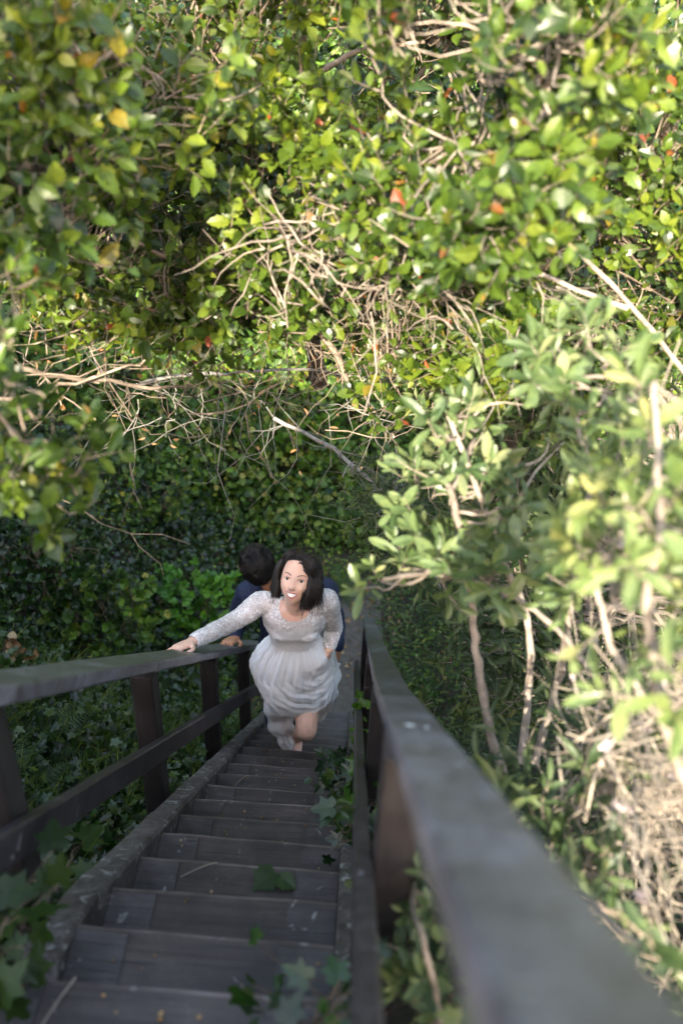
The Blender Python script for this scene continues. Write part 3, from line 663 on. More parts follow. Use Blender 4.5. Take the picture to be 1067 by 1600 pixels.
def build_right():
    A = at
    RG = 'shrubs on the bank to the right of the stairs'
    K_ = 0.86
    _A = A
    A = lambda x, y, d: _A(x, y, d*K_)
    trunks = [([A(790, 1215, 3.2), A(765, 1130, 3.1), A(748, 1040, 3.0), A(735, 960, 2.9), A(722, 860, 2.75), A(700, 760, 2.6)], 0.0135, 0.007),
              ([A(810, 1190, 3.4), A(822, 1080, 3.3), A(815, 960, 3.1), A(770, 850, 2.9), A(735, 730, 2.8), A(700, 650, 2.8)], 0.0115, 0.006),
              ([A(835, 1190, 3.3), A(862, 1090, 3.2), A(884, 1000, 3.0), A(905, 880, 2.8), A(925, 760, 2.7), A(900, 650, 2.7)], 0.0115, 0.006),
              ([A(940, 1080, 2.8), A(880, 990, 2.8), A(800, 930, 2.75), A(690, 900, 2.7), A(600, 905, 2.5)], 0.009, 0.004),
              ([A(960, 950, 2.4), A(985, 780, 2.5), A(1000, 620, 2.5)], 0.011, 0.005)]
    A = _A
    shrub('broadleaf_shrub', 'pale green oval-leaved shrub on slender bare trunks beside the right handrail', 'shrub',
          [(705, 730, 2.45, 70, 80, 0.2, 20), (650, 800, 2.5, 40, 30, 0.10, 4), (612, 912, 2.35, 24, 12, 0.04, 3), (665, 895, 2.35, 55, 22, 0.10, 9), (740, 800, 2.4, 60, 60, 0.2, 12), (810, 900, 2.3, 90, 50, 0.2, 18, dict(gap=0.4, gf=5)),
           (900, 600, 2.2, 80, 60, 0.25, 22), (960, 800, 2.0, 100, 120, 0.25, 34, dict(gap=0.3, gf=5)), (800, 660, 2.6, 100, 60, 0.25, 10, dict(gap=0.4, gf=5))],
          trunks, L_PALE, B_PALE, T_OVAL, 0.060, nleaf=10, length=0.10, group=RG, frac=0.7, tr=0.0032, gseed=50, spread=0.85)
    shrub('broadleaf_shrub', 'out of focus sun-bleached shrub crowding the right edge of the frame', 'shrub',
          [(1010, 900, 1.6, 90, 140, 0.18, 36, dict(gap=0.3, gf=6)), (1060, 1060, 1.5, 50, 80, 0.15, 12), (1050, 680, 1.7, 50, 100, 0.15, 12)],
          [([A(1120, 1350, 1.7), A(1060, 1150, 1.6), A(1020, 950, 1.5), A(1040, 800, 1.5), A(1020, 600, 1.6)], 0.010, 0.004), ([A(1060, 1150, 1.6), A(960, 1000, 1.6), A(930, 880, 1.6)], 0.006, 0.003)],
          L_PALE, B_PALE, T_OVAL, 0.055, nleaf=8, length=0.09, group=RG, frac=0.7, tr=0.002, gseed=60, spread=0.85)
    shrub('grey_shrub', 'dense narrow-leaved grey green shrub behind the pale trunks on the right', 'shrub',
          [(900, 640, 3.6, 250, 190, 0.45, 330, dict(gap=0.15, gf=4)), (900, 900, 3.6, 220, 150, 0.4, 240, dict(gap=0.15, gf=4)), (740, 1040, 4.1, 100, 80, 0.3, 60, dict(gap=0.2, gf=5)), (990, 1080, 3.4, 120, 90, 0.3, 90, dict(gap=0.3, gf=5))],
          [([A(950, 1240, 3.6), A(930, 1000, 3.7), A(900, 800, 3.7), A(880, 560, 3.7)], 0.018, 0.006), ([A(930, 1000, 3.7), A(1000, 850, 3.5), A(1060, 700, 3.5)], 0.011, 0.005), ([A(900, 800, 3.7), A(800, 720, 3.8), A(740, 640, 3.8)], 0.010, 0.004)],
          L_GREY, B_PALE, T_LANCE, 0.062, nleaf=10, length=0.13, group=RG, frac=0.45, gseed=70, light=0.3,
          extra=lambda gb, gl, sk: twig_net(gb, sk, 120, 0.12, 0.4, 0.0028))
    shrub('grey_shrub', 'small feathery grey green bush at the foot of the bare pale branch', 'shrub',
          [(650, 830, 5.0, 75, 70, 0.25, 110), (600, 780, 5.6, 60, 60, 0.3, 80)],
          [([A(700, 960, 5.4), A(670, 880, 5.3), A(640, 800, 5.2)], 0.012, 0.005)], L_GREY, B_GREY, T_LANCE, 0.05, nleaf=11, length=0.13, group=RG, frac=0.4, gseed=80)
    # dry undergrowth lower right
    t = thing('dry_brush', 'straw coloured dry stalks heaped in the sun right of the handrail', 'dry brush', A(930, 1300, 2.4))
    g = Geo(); c = np.concatenate([A(1000, 1230, 1.95)+rng.normal(size=(150, 3))*np.array([.20, .12, .07]), A(880, 1240, 2.3)+rng.normal(size=(60, 3))*np.array([.12, .12, .07])])
    P = twig_net(g, c, 620, 0.05, 0.40, 0.0026, bias=(-0.15, -0.1, 0.1), xmin=0.42)
    g.obj('stalk', B_STRAW, t, smooth=True)
    gf = Geo(); x, y, z = frames(rand_dirs(11)*0.9+TOWARD*.6, TOWARD+rand_dirs(11)*.5); gf.inst(*T_ROUND, x, y, z, rng.normal(size=(11, 3))*0.003, rng.uniform(.011, .019, 11))
    fm = gf.mesh('dried_flower', plain('dry_white_flower', (0.30, 0.25, 0.25), 0.8))
    for i in rng.choice(len(P), 80, replace=False):
        o = link('dried_flower', fm, t); o.location = Vector(P[i, -1]); o.scale = [random.uniform(.5, 1.0)]*3; o.rotation_euler = (random.uniform(-.6, .6), random.uniform(-.6, .6), random.uniform(0, 6))
    gl = Geo(); p, o = blob(940, 1300, 2.3, 170, 150, 0.2, 90, gap=0.2, gf=5)
    sprigs(gl, g, p, o+np.array([0, 0, .5]), T_LANCE, 0.12, 7, 0.07, light=0.4)
    gl.obj('foliage', L_GREY, t)
    shrub('low_shrub', 'blurred green shrub with broad leaves growing up around the right handrail', 'shrub',
          [(690, 1500, 2.1, 50, 110, 0.12, 40), (640, 1330, 2.5, 30, 60, 0.10, 14), (900, 1400, 2.0, 70, 60, 0.12, 14), (1010, 1480, 1.75, 60, 70, 0.12, 10)],
          [([A(700, 1720, 2.2), A(680, 1580, 1.9), A(650, 1450, 1.8), A(640, 1350, 2.2)], 0.007, 0.003), ([A(760, 1720, 2.1), A(880, 1560, 1.8), A(920, 1420, 1.7), A(1000, 1480, 1.4)], 0.008, 0.003)],
          L_GREY, B_TAN, T_OVAL, 0.06, nleaf=8, length=0.1, group=RG, frac=0.7, tr=0.002, gseed=90, extra=lambda gb, gl, sk: sprigs(gl, gb, *blob(870, 1330, 2.0, 90, 70, 0.12, 10), T_LANCE, 0.1, 6, 0.08))
    # bare fallen grey branch in the gully
    t = thing('fallen_branch', 'long bare grey branch slanting across the shaded gully behind the couple', 'branch', A(560, 740, 6.0))
    g = Geo(); P = limb(g, [A(430, 655, 6.3), A(500, 690, 6.1), A(560, 728, 5.9), A(600, 770, 5.8), A(655, 812, 5.6), A(700, 850, 5.5)], 0.012, 0.018, seed=95)
    limb(g, [A(545, 735, 5.9), A(575, 726, 5.8), A(610, 750, 5.7)], 0.007, 0.004, seed=96); limb(g, [A(600, 770, 5.8), A(585, 745, 5.7), A(560, 728, 5.5), A(535, 745, 5.4)], 0.007, 0.003, seed=97)
    side_twigs(g, P, 26, 0.5, 0.003); g.obj('limb', B_GREY, t, smooth=True)
build_right()

# ------------------------------------------------------------------ undergrowth
def on_ground(x, y, off=0.0):
    return np.stack([x, y, ground_z(x, y)+off], -1)
def ground_normal(x, y):
    e = 0.03; zx = (ground_z(x+e, y)-ground_z(x-e, y))/(2*e); zy = (ground_z(x, y+e)-ground_z(x, y-e))/(2*e)
    return nrm(np.stack([-zx, -zy, np.ones_like(zx)], -1))
def cover(name, label, mat, tpl, n, xr, yr, size, keep, seed, hmax=0.25, nl=5):
    x = rng.uniform(*xr, n); y = rng.uniform(*yr, n)
    k = keep(x, y); x, y = x[k], y[k]
    p = on_ground(x, y); nn = ground_normal(x, y)
    d = snoise(p, 2.2, seed); h = hmax*(0.35+0.65*np.clip(d*0.6+0.5, 0, 1))
    gl, gt = Geo(), Geo()
    base = p+nn*(h*rng.uniform(0.1, 1.0, len(x)))[:, None]
    for i in range(nl):
        off = rng.normal(size=(len(x), 3))*size*1.1
        dr = nn*0.2+rng.normal(size=(len(x), 3))*0.6+np.array([0, 0, -0.25]); nm = nn+TOWARD*0.5+rng.normal(size=(len(x), 3))*0.4
        X, Y, Z = frames(dr, nm); gl.inst(tpl[0], tpl[1], X, Y, Z, base+off, size*rng.uniform(.5, 1.25, len(x)))
    o = gl.obj(name, mat); tag(o, kind='stuff', cat='ground cover', label=label); return o
def stair_free(x, y, m=0.0): return ~((x > -0.74-m) & (x < 0.10+m) & (y < 6.05)) & ~((np.abs(x+0.15) < 0.30) & (y > 5.8) & (y < 7.5))
def build_cover():
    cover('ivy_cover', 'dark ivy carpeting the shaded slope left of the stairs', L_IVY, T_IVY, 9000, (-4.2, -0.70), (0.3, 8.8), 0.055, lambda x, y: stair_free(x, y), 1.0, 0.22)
    cover('gully_cover', 'leafy green vines covering the far wall of the gully', L_GULLY, T_CURRANT, 22000, (-5.5, 4.5), (8.2, 13.5), 0.07, lambda x, y: stair_free(x, y), 2.0, 0.5)
    cover('gully_floor_cover', 'low dark plants on the gully floor beside the path', L_GULLY, T_OVAL, 5000, (-3.5, 3.5), (5.6, 8.8), 0.05, lambda x, y: stair_free(x, y), 3.0, 0.25)
    cover('bank_cover', 'low green undergrowth beneath the shrubs on the right bank', L_GREY, T_LANCE, 9000, (0.22, 4.6), (0.2, 8.5), 0.06, lambda x, y: stair_free(x, y), 4.0, 0.22)
    # grass tufts on the left slope
    n = 2600; x = rng.uniform(-2.4, -0.75, n); y = rng.uniform(1.0, 6.2, n); p = on_ground(x, y, 0.02)
    g = Geo(); nn = ground_normal(x, y)
    k = snoise(p, 3.0, 5) > 0.1; p, nn = p[k], nn[k]
    for i in range(3):
        d = nn+np.array([0, 0, .6])+rng.normal(size=p.shape)*0.55; X, Y, Z = frames(d, rand_dirs(len(p)))
        L = rng.uniform(.12, .34, len(p)); g.inst(*T_BLADE, X, Y, Z, p+rng.normal(size=p.shape)*0.02, np.stack([np.full(len(p), .16), L, L], 1))
    tag(g.obj('grass', L_GRASS), kind='stuff', label='thin grass blades among the ivy on the left slope', cat='grass')
    # dead leaf litter
    n = 2600; x = rng.uniform(-1.6, 0.9, n); y = rng.uniform(0.6, 8.0, n); p = on_ground(x, y, 0.02)
    X, Y, Z = frames(rand_dirs(n), ground_normal(x, y)+rng.normal(size=(n, 3))*.4); g = Geo(); g.inst(*T_ROUND, X, Y, Z, p, rng.uniform(.02, .05, n))
    tag(g.obj('leaf_litter', L_DEAD), kind='stuff', label='brown dead leaves scattered on the soil under the stairs', cat='leaf litter')
build_cover()

def fern(loc, size, nf, label, group, lean=(0, -0.2, 0), seed=0, mat=None):
    r = np.random.default_rng(seed)
    t = thing('fern', label, 'fern', loc, group)
    for f in range(nf):
        g = Geo()
        a = f*2*math.pi/nf+r.uniform(-.3, .3); d = nrm(np.array([math.cos(a), math.sin(a), 0.9])+np.array(lean)*1.5)
        L = size*r.uniform(.75, 1.15); K = 26; u = np.linspace(0, 1, K)
        h = np.array([math.cos(a), math.sin(a), 0]); side = np.array([-math.sin(a), math.cos(a), 0])
        P = np.array(loc)+(d[None]*u[:, None]*L)+np.array([0, 0, -1.0])[None]*(u**2)[:, None]*L*0.55+h[None]*(u**2)[:, None]*L*0.15
        g.tubes(P, np.linspace(.004, .001, K)*size, 4)
        T = nrm(np.gradient(P, axis=0)); up = nrm(np.cross(np.repeat(side[None], K, 0), T)); up *= np.sign(up[:, 2:]+1e-6)
        wd = np.sin(np.clip(u*1.0+0.08, 0, 1)*math.pi)**0.6*L*0.21*(1.05-u*0.55)
        for s_ in (-1, 1):
            dr = nrm(np.cross(T, up)*s_+T*0.35+up*0.10+r.normal(size=T.shape)*0.06)
            X, Y, Z = frames(dr[2:], up[2:]+r.normal(size=T[2:].shape)*.15)
            sc = wd[2:]; g.inst(*T_PINNA, X, Y, Z, P[2:], np.stack([np.maximum(sc, L*0.07), sc, sc], 1))
        g.obj('frond', mat or L_FERN, t)
    return t
T_PINNA = leaf_tpl([(0, .10), (.07, .10), (.10, .04), (.17, .11), (.20, .04), (.28, .10), (.31, .035), (.39, .09), (.42, .03), (.50, .08), (.53, .025), (.62, .065), (.66, .02), (.75, .05), (.8, .015), (.9, .025), (1, .003)], 0.1, 0.25)
def ground_at_px(x, y, lift=0.0):
    d = ray(x, y); t = 0.5
    while t < 14:
        p = CAM+d*t
        if p[2] < float(ground_z(p[0], p[1]))+lift: return p
        t += 0.03
    return p
def build_plants():
    FG = 'ferns on the shaded slopes'
    for i, (x, y, s_, nf, lab) in enumerate((
            (60, 1150, 0.42, 9, 'large dark fern seen between the left handrail and middle rail'),
            (45, 1225, 0.45, 8, 'drooping fern just above the left middle rail at the frame edge'),
            (525, 895, 0.62, 7, 'bright upright fern behind the bride\'s left shoulder'),
            (440, 790, 0.5, 8, 'dim fern in the gully above the groom\'s head'),
            (215, 905, 0.5, 8, 'fern half hidden behind the leafy bush left of the couple'),
            (655, 1050, 0.42, 8, 'small dark fern under the shrubs just right of the railing end'),
            (385, 1140, 0.3, 6, 'little fern beside the left stringer behind the post'))):
        fern(ground_at_px(x, y+25), s_, nf, lab, FG, seed=i)
    # leafy currant-like bushes left of the couple
    BG = 'leafy bushes left of the stairs'
    for i, (x, y, rx, ry, n, lab) in enumerate((
            (290, 945, 80, 55, 120, 'bright green lobed-leaf bush just left of the couple beyond the handrail'),
            (165, 960, 90, 60, 110, 'yellow green lobed-leaf bush under the near blurred branch at left'),
            (60, 880, 110, 80, 150, 'dark trailing bush with lobed leaves at the left edge'),
            (420, 720, 120, 60, 150, 'sun-flecked vine thicket above the groom in the gully'),
            (500, 690, 60, 40, 60, 'small bright green bush deep in the gully under the pale branch'),
            (230, 760, 90, 60, 90, 'broad-leaved vine bush in the gully left of the dangling vines'))):
        b = ground_at_px(x, y+ry*1.1); d = float(np.linalg.norm(b-CAM))-0.15
        shrub('lobed_leaf_bush', lab, 'bush', [(x, y, d, rx, ry, 0.3, n)], [([b+np.array([0, 0, -.05]), (b+at(x, y, d))/2+np.array([.05, 0, 0]), at(x, y, d)], 0.012, 0.005), ([b, at(x-rx*.5, y, d)], 0.008, 0.003), ([b, at(x+rx*.5, y-ry*.3, d)], 0.008, 0.003)],
              [L_DARK, L_GULLY, L_IVY, L_GULLY, L_IVYB, L_GULLY][i] if i != 0 else leaf_mat('currant_leaf', [(0, (0.04, 0.14, 0.02)), (1, (0.15, 0.36, 0.04))]), B_DARK, T_CURRANT, 0.062, nleaf=7, length=0.14, group=BG, frac=0.4, gseed=100+i)
    # dead leafy clump at the left edge
    c = ground_at_px(15, 1040); c = c+(CAM-c)*0.12
    t = thing('dead_leaf_clump', 'clump of curled brown dead leaves at the left edge above the handrail', 'dead leaves', c)
    g = Geo(); n = 130; p = c+rng.normal(size=(n, 3))*np.array([.08, .06, .07]); X, Y, Z = frames(rand_dirs(n), rand_dirs(n)); g.inst(*T_ROUND, X, Y, Z, p, rng.uniform(.03, .07, n))
    g.obj('foliage', L_DEAD, t); g = Geo(); twig_net(g, np.array([c]), 25, 0.05, 0.25, 0.002); g.obj('twig', B_DARK, t)
build_plants()

# ------------------------------------------------------------------ ivy and litter on the stairs
def ivy_vine(name, label, pts, n, size, mat, group=None, sp=0.04, up=(0, -0.3, 0.9)):
    t = thing(name, label, 'ivy', pts[0], group)
    g, gl = Geo(), Geo(); P = limb(g, pts, 0.004, 0.002, k=6*len(pts), wig=0.01, sides=5, seed=len(pts)+n)
    i = rng.integers(0, len(P), n); b = P[i]+rng.normal(size=(n, 3))*sp
    st = np.stack([P[i], (P[i]+b)/2+rng.normal(size=(n, 3))*.008, b], 1); g.tubes(st, np.full((n, 3), .0011), 3)
    X, Y, Z = frames(rng.normal(size=(n, 3))*0.7+np.array([0, .1, -.2]), np.array(up)+rng.normal(size=(n, 3))*0.35)
    gl.inst(*T_IVY, X, Y, Z, b, size*rng.uniform(.55, 1.2, n))
    g.obj('stem', B_DARK, t); gl.obj('foliage', mat, t); return t
def build_ivy():
    q = lambda t, l, dp=0.0: S(t, l, P_N-0.05+dp)
    IG = 'ivy creeping over the stairs'
    ivy_vine('ivy', 'dark glossy ivy creeping onto the middle treads from the right stringer', [q(5.2, .0), q(4.7, -.06), q(4.2, -.07), q(3.8, -.03), q(3.3, -.02), q(3.05, -.01)], 80, 0.07, L_IVY, IG, 0.04)
    ivy_vine('ivy', 'shadowy ivy spilling over the lowest visible treads at the bottom right of the stairs', [q(2.0, .03), q(1.85, -.0), q(1.7, -.02), q(1.5, .0)], 44, 0.055, L_IVY, IG, 0.06)
    ivy_vine('ivy', 'fresh bright ivy climbing through the gap between the right post and middle rail', [S(4.0, .09, .62), S(3.75, .085, .50), S(3.5, .085, .46), S(3.3, .09, .50), S(3.05, .10, .58)], 60, 0.055, L_IVYB, IG, 0.035)
    ivy_vine('ivy', 'small bright ivy sprig at the bend of the right handrail beside the bride', [S(5.2, .045, .56), S(5.0, .045, .46), S(4.9, .04, .40), S(4.8, .035, .34)], 26, 0.05, L_IVYB, IG, 0.018)
    ivy_vine('ivy', 'blurred ivy with star leaves at the bottom left corner outside the stringer', [at(-70, 1590, 2.05), at(-30, 1520, 2.1), at(5, 1440, 2.2), at(20, 1390, 2.3)], 48, 0.075, L_DARK, IG, 0.05)
    ivy_vine('ivy', 'ivy leaves under the left middle rail beside the stringer', [q(3.2, -.82, .1), q(2.8, -.80, .12), q(2.5, -.82, .1)], 22, 0.09, L_DARK, IG, 0.06)
    ivy_vine('ivy', 'dark ivy filling the gap under the right rails at the bottom of the frame', [S(2.4, .14, .74), S(2.0, .16, .70), S(1.6, .17, .66), S(1.3, .18, .66)], 60, 0.05, L_GREY, IG, 0.05)
    # single fallen leaf on a tread
    k = 3; c = tread_pos(k)
    g = Geo(); X, Y, Z = frames(np.array([[-.6, -.7, .02]]), np.array([[0.1, -.15, 1.0]])); g.inst(*T_CURRANT, X, Y, Z, np.array([[-0.185, c[1]-0.03, c[2]+0.012]]), [0.085])
    g.inst(*T_CURRANT, *frames(np.array([[.8, -.5, .02]]), np.array([[-.1, -.1, 1.0]])), np.array([[-0.165, c[1]-0.05, c[2]+0.018]]), [0.06])
    tag(g.obj('fallen_leaf', L_DARK), 'broad green leaf lying in the middle of a bare tread', 'leaf')
    # straws lying on the treads
    for i, (kk, x, y0, ang, L, lab) in enumerate(((-2, -.42, -.08, 1.0, .20, 'long pale straw lying on the lowest visible treads left of centre'), (-1, -.14, -.06, 1.45, .10, 'short straw lying near the right end of a low tread'),
            (0, -.51, -.07, 1.2, .14, 'straw leaning beside the left stringer on a near tread'), (3, -.40, -.04, .5, .11, 'thin straw on a tread above the fallen leaf on its left'), (8, -.47, -.05, .9, .08, 'small bent straw on an upper tread by the left stringer'))):
        c = tread_pos(kk); p = np.array([x, c[1]+y0, c[2]+0.010]); d = np.array([math.cos(ang), math.sin(ang), 0])
        g = Geo(); g.tubes(np.stack([p-d*L/2, p-d*L*.1+[0, 0, .008], p+d*L*.2+[0, 0, .010], p+d*L/2+[0, 0, .004]])[None], np.full((1, 4), .0016), 4)
        tag(g.obj('straw', B_STRAW), lab, 'straw', 'straws fallen on the treads')
    # crumbs of leaf and bark
    g = Geo(); n = 300; kk = rng.integers(K0+1, K1, n); x = -0.58+rng.random(n)**1.3*0.56
    p = np.array([tread_pos(int(k_)) for k_ in kk]); p[:, 0] = x; p[:, 1] -= rng.uniform(0.015, 0.2, n); p[:, 2] += 0.0085
    X, Y, Z = frames(rand_dirs(n)*[1, 1, .1], np.array([0, 0, 1.0])+rng.normal(size=(n, 3))*.15); g.inst(*T_ROUND, X, Y, Z, p, rng.uniform(.004, .012, n))
    tag(g.obj('tread_litter', L_DEAD), kind='stuff', label='crumbs of dead leaf and bark scattered over the treads', cat='leaf litter')
build_ivy()
# ------------------------------------------------------------------ people
def aty(x, y, Y):                    # the point seen at photo pixel (x, y) at distance Y in front of the viewer along the stairs
    r = ray(x, y); return CAM+r*(Y/r[1])
def capsule(g, pts, radii, k=None, sides=14, mi=0):
    pts = np.array(pts, float); radii = np.array(radii, float); n = len(pts)
    k = k or 5*n
    P = poly(pts, k, 0.0); R = np.interp(np.linspace(0, n-1, k), np.arange(n), radii)
    t0 = nrm(P[0]-P[1]); t1 = nrm(P[-1]-P[-2]); a = np.array([85, 60, 35, 12])*math.pi/180
    A = [P[0]+t0*R[0]*math.sin(q) for q in a]; B = [P[-1]+t1*R[-1]*math.sin(q) for q in a[::-1]]
    P = np.concatenate([A, P, B]); R = np.concatenate([R[0]*np.cos(a), R, R[-1]*np.cos(a[::-1])])
    g.tubes(P, R, sides, mi)
    m = g.n; g.add(np.zeros((0, 3)), [tuple(m-len(P)*sides+q for q in range(sides-1, -1, -1)), tuple(m-sides+q for q in range(sides))]) if False else None
    base = g.n-len(P)*sides
    g.v.append(np.zeros((0, 3))); g.f.append(np.array([[base+q for q in range(sides-1, -1, -1)], [g.n-sides+q for q in range(sides)]])); g.mi.append(np.full(2, mi))
def ellring(c, u, v, a, b, m, e=2.0):
    th = np.arange(m)*2*math.pi/m
    ct, st = np.cos(th), np.sin(th)
    return c+u*(np.sign(ct)*np.abs(ct)**(2/e)*a)[:, None]+v*(np.sign(st)*np.abs(st)**(2/e)*b)[:, None]
def loft(g, rings, mi=0, caps=True):
    R = np.array(rings); k, m, _ = R.shape
    i, j = np.meshgrid(np.arange(k-1), np.arange(m), indexing='ij'); i, j = i.ravel(), j.ravel(); j2 = (j+1) % m
    F = np.stack([i*m+j, i*m+j2, (i+1)*m+j2, (i+1)*m+j], 1); base = g.n
    g.add(R.reshape(-1, 3), F, mi)
    if caps:
        g.f.append(np.array([[base+q for q in range(m-1, -1, -1)], [base+(k-1)*m+q for q in range(m)]])); g.v.append(np.zeros((0, 3))); g.mi.append(np.full(2, mi))
def interp_rings(spec, u, v, k, m=28, e=2.2):
    """spec rows: centre(3), a, b"""
    s_ = np.array([list(c)+[a, b] for c, a, b in spec]); n = len(s_); out = []
    ctr = poly(s_[:, :3], k, 0.0); ab = poly(s_[:, 2:5], k, 0.0)[:, 1:]
    return [ellring(ctr[i], u, v, ab[i, 0], ab[i, 1], m, e) for i in range(k)]
def remeshed(g, name, voxel, smooth_it=4, fac=0.5):
    me = g.mesh(name+'_tmp', [])
    o = bpy.data.objects.new(name+'_tmp', me); C.objects.link(o)
    r = o.modifiers.new('r', 'REMESH'); r.mode = 'VOXEL'; r.voxel_size = voxel
    s_ = o.modifiers.new('s', 'SMOOTH'); s_.iterations = smooth_it; s_.factor = fac
    dg = bpy.context.evaluated_depsgraph_get()
    m2 = bpy.data.meshes.new_from_object(o.evaluated_get(dg), depsgraph=dg)
    bpy.data.objects.remove(o); m2.name = name
    m2.polygons.foreach_set('use_smooth', np.full(len(m2.polygons), True))
    return m2
def cut_mesh(me, test):
    bm = bmesh.new(); bm.from_mesh(me)
    bad = [f for f in bm.faces if test(np.array(f.calc_center_median()))]
    bmesh.ops.delete(bm, geom=bad, context='FACES'); bm.to_mesh(me); bm.free(); return me
import bmesh
# ---- head in its own frame: x towards the figure's left, y out of the face, z up; eyes at z = 0
def face_y(x, z, smile=1.0):
    x = np.asarray(x, float); z = np.asarray(z, float)
    zz = (z-0.004)/0.122; jaw = 1-0.30*sm(-z, 0.03, 0.12)
    ax = 0.074*np.where(z < 0, jaw, 1.0)
    q = np.clip(1-(x/ax)**2*0.92-np.abs(zz)**2.6, 0.0, 1)
    y = 0.092*q**0.5-0.006*sm(-z, 0.05, 0.12)
    G = lambda cx, cz, sx, sz, a: a*np.exp(-((x-cx)/sx)**2-((z-cz)/sz)**2)
    y = y+G(0, -.034, .011, .012, .020)+G(0, -.016, .009, .020, .010)+G(.009, -.040, .006, .006, .005)+G(-.009, -.040, .006, .006, .005)
    y = y+G(.031, .001, .014, .010, -.010)+G(-.031, .001, .014, .010, -.010)+G(0, .020, .045, .009, .004)
    y = y+G(.042, -.034, .016, .014, .007*smile)+G(-.042, -.034, .016, .014, .007*smile)+G(0, -.066, .030, .020, .006)+G(0, -.112, .018, .012, .008)
    y = y+G(0, -.069, .022, .0095, -.011*smile)
    return y
def head_geo(g, HM, smile=1.0):
    n, m = 90, 80; V = []
    th = np.linspace(0.02, math.pi-0.02, n); ph = np.arange(m)*2*math.pi/m
    for t in th:
        z = 0.004+0.122*math.cos(t); s_ = math.sin(t)
        for p in ph:
            jaw = 1-0.30*float(sm(-z, 0.03, 0.12))
            x = 0.074*s_*math.sin(p)*(jaw if z < 0 else 1.0)
            c = math.cos(p)
            if c > 0: y = max(0.0, float(face_y(x, z, smile)))*1.0 if abs(math.sin(p)) < 0.985 else 0.0
            else: y = -0.102*s_*(-c)**0.9*(1-0.45*float(sm(-z, 0.03, 0.12)))
            if c > 0:
                y = float(face_y(x, z, smile))
                y = y*min(1.0, c*2.2) if c < 0.45 else y
            V.append((x, y, z))
    V = np.array(V)
    R = (V@HM[:3, :3].T+HM[:3, 3]).reshape(n, m, 3)
    loft(g, R)
    for s_ in (-1, 1):               # ears
        e = [(s_*0.074, -0.008, 0.004), (s_*0.082, -0.014, 0.014), (s_*0.083, -0.018, 0.0), (s_*0.078, -0.012, -0.018), (s_*0.073, -0.006, -0.026)]
        capsule(g, [HM[:3, :3]@np.array(q)+HM[:3, 3] for q in e], [.006, .007, .006, .006, .004], sides=8)
def head_matrix(pos, fwd, up):
    y = nrm(np.array(fwd)); z = np.array(up)-np.dot(up, y)*y; z = nrm(z); x = np.cross(y, z)
    M_ = np.eye(4); M_[:3, 0], M_[:3, 1], M_[:3, 2], M_[:3, 3] = x, y, z, pos; return M_
def tx(HM, pts): return np.asarray(pts, float)@HM[:3, :3].T+HM[:3, 3]
def hand_geo(g, wrist, fdir, back, side, curl=0.5, spread=0.25, sc=1.0, thumb=0.9):
    """fdir: towards the fingers, back: out of the back of the hand, side: towards the thumb"""
    fdir = nrm(np.array(fdir)); back = nrm(np.array(back)-np.dot(back, fdir)*fdir); sd = np.cross(fdir, back); sd = sd*np.sign(np.dot(sd, side))
    w_ = np.array(wrist)
    rings = []
    for u, a, b in ((-.01, .026, .019), (.015, .028, .019), (.04, .037, .017), (.065, .041, .015), (.085, .040, .012), (.092, .034, .008)):
        rings.append(ellring(w_+fdir*u*sc, sd, back, a*sc, b*sc, 16, 2.6))
    loft(g, rings)
    for i, (o, L) in enumerate(((.029, .070), (.010, .080), (-.010, .074), (-.028, .058))):
        d = nrm(fdir+sd*(o/0.029)*spread*0.35); p = w_+fdir*.082*sc+sd*o*sc; pts = [p-d*.015]; dd = d
        c_ = curl*(0.9+0.12*i)
        for q, f_ in enumerate((.46, .30, .24)):
            dd = nrm(dd*math.cos(c_*.55)-back*math.sin(c_*.55)) if q else nrm(dd*math.cos(c_*.4)-back*math.sin(c_*.4))
            pts.append(pts[-1]+dd*L*f_*sc+(dd*.015 if q == 0 else 0))
        capsule(g, pts, np.array([.0088, .0085, .0078, .0066])*sc, k=14, sides=10)
    p = w_+fdir*.02*sc+sd*.022*sc; d = nrm(fdir*.75+sd*thumb-back*.25)
    capsule(g, [p, p+d*.035*sc, p+d*.06*sc+fdir*.004, p+nrm(d+fdir*.5)*.085*sc], np.array([.013, .0105, .0095, .0075])*sc, k=14, sides=10)

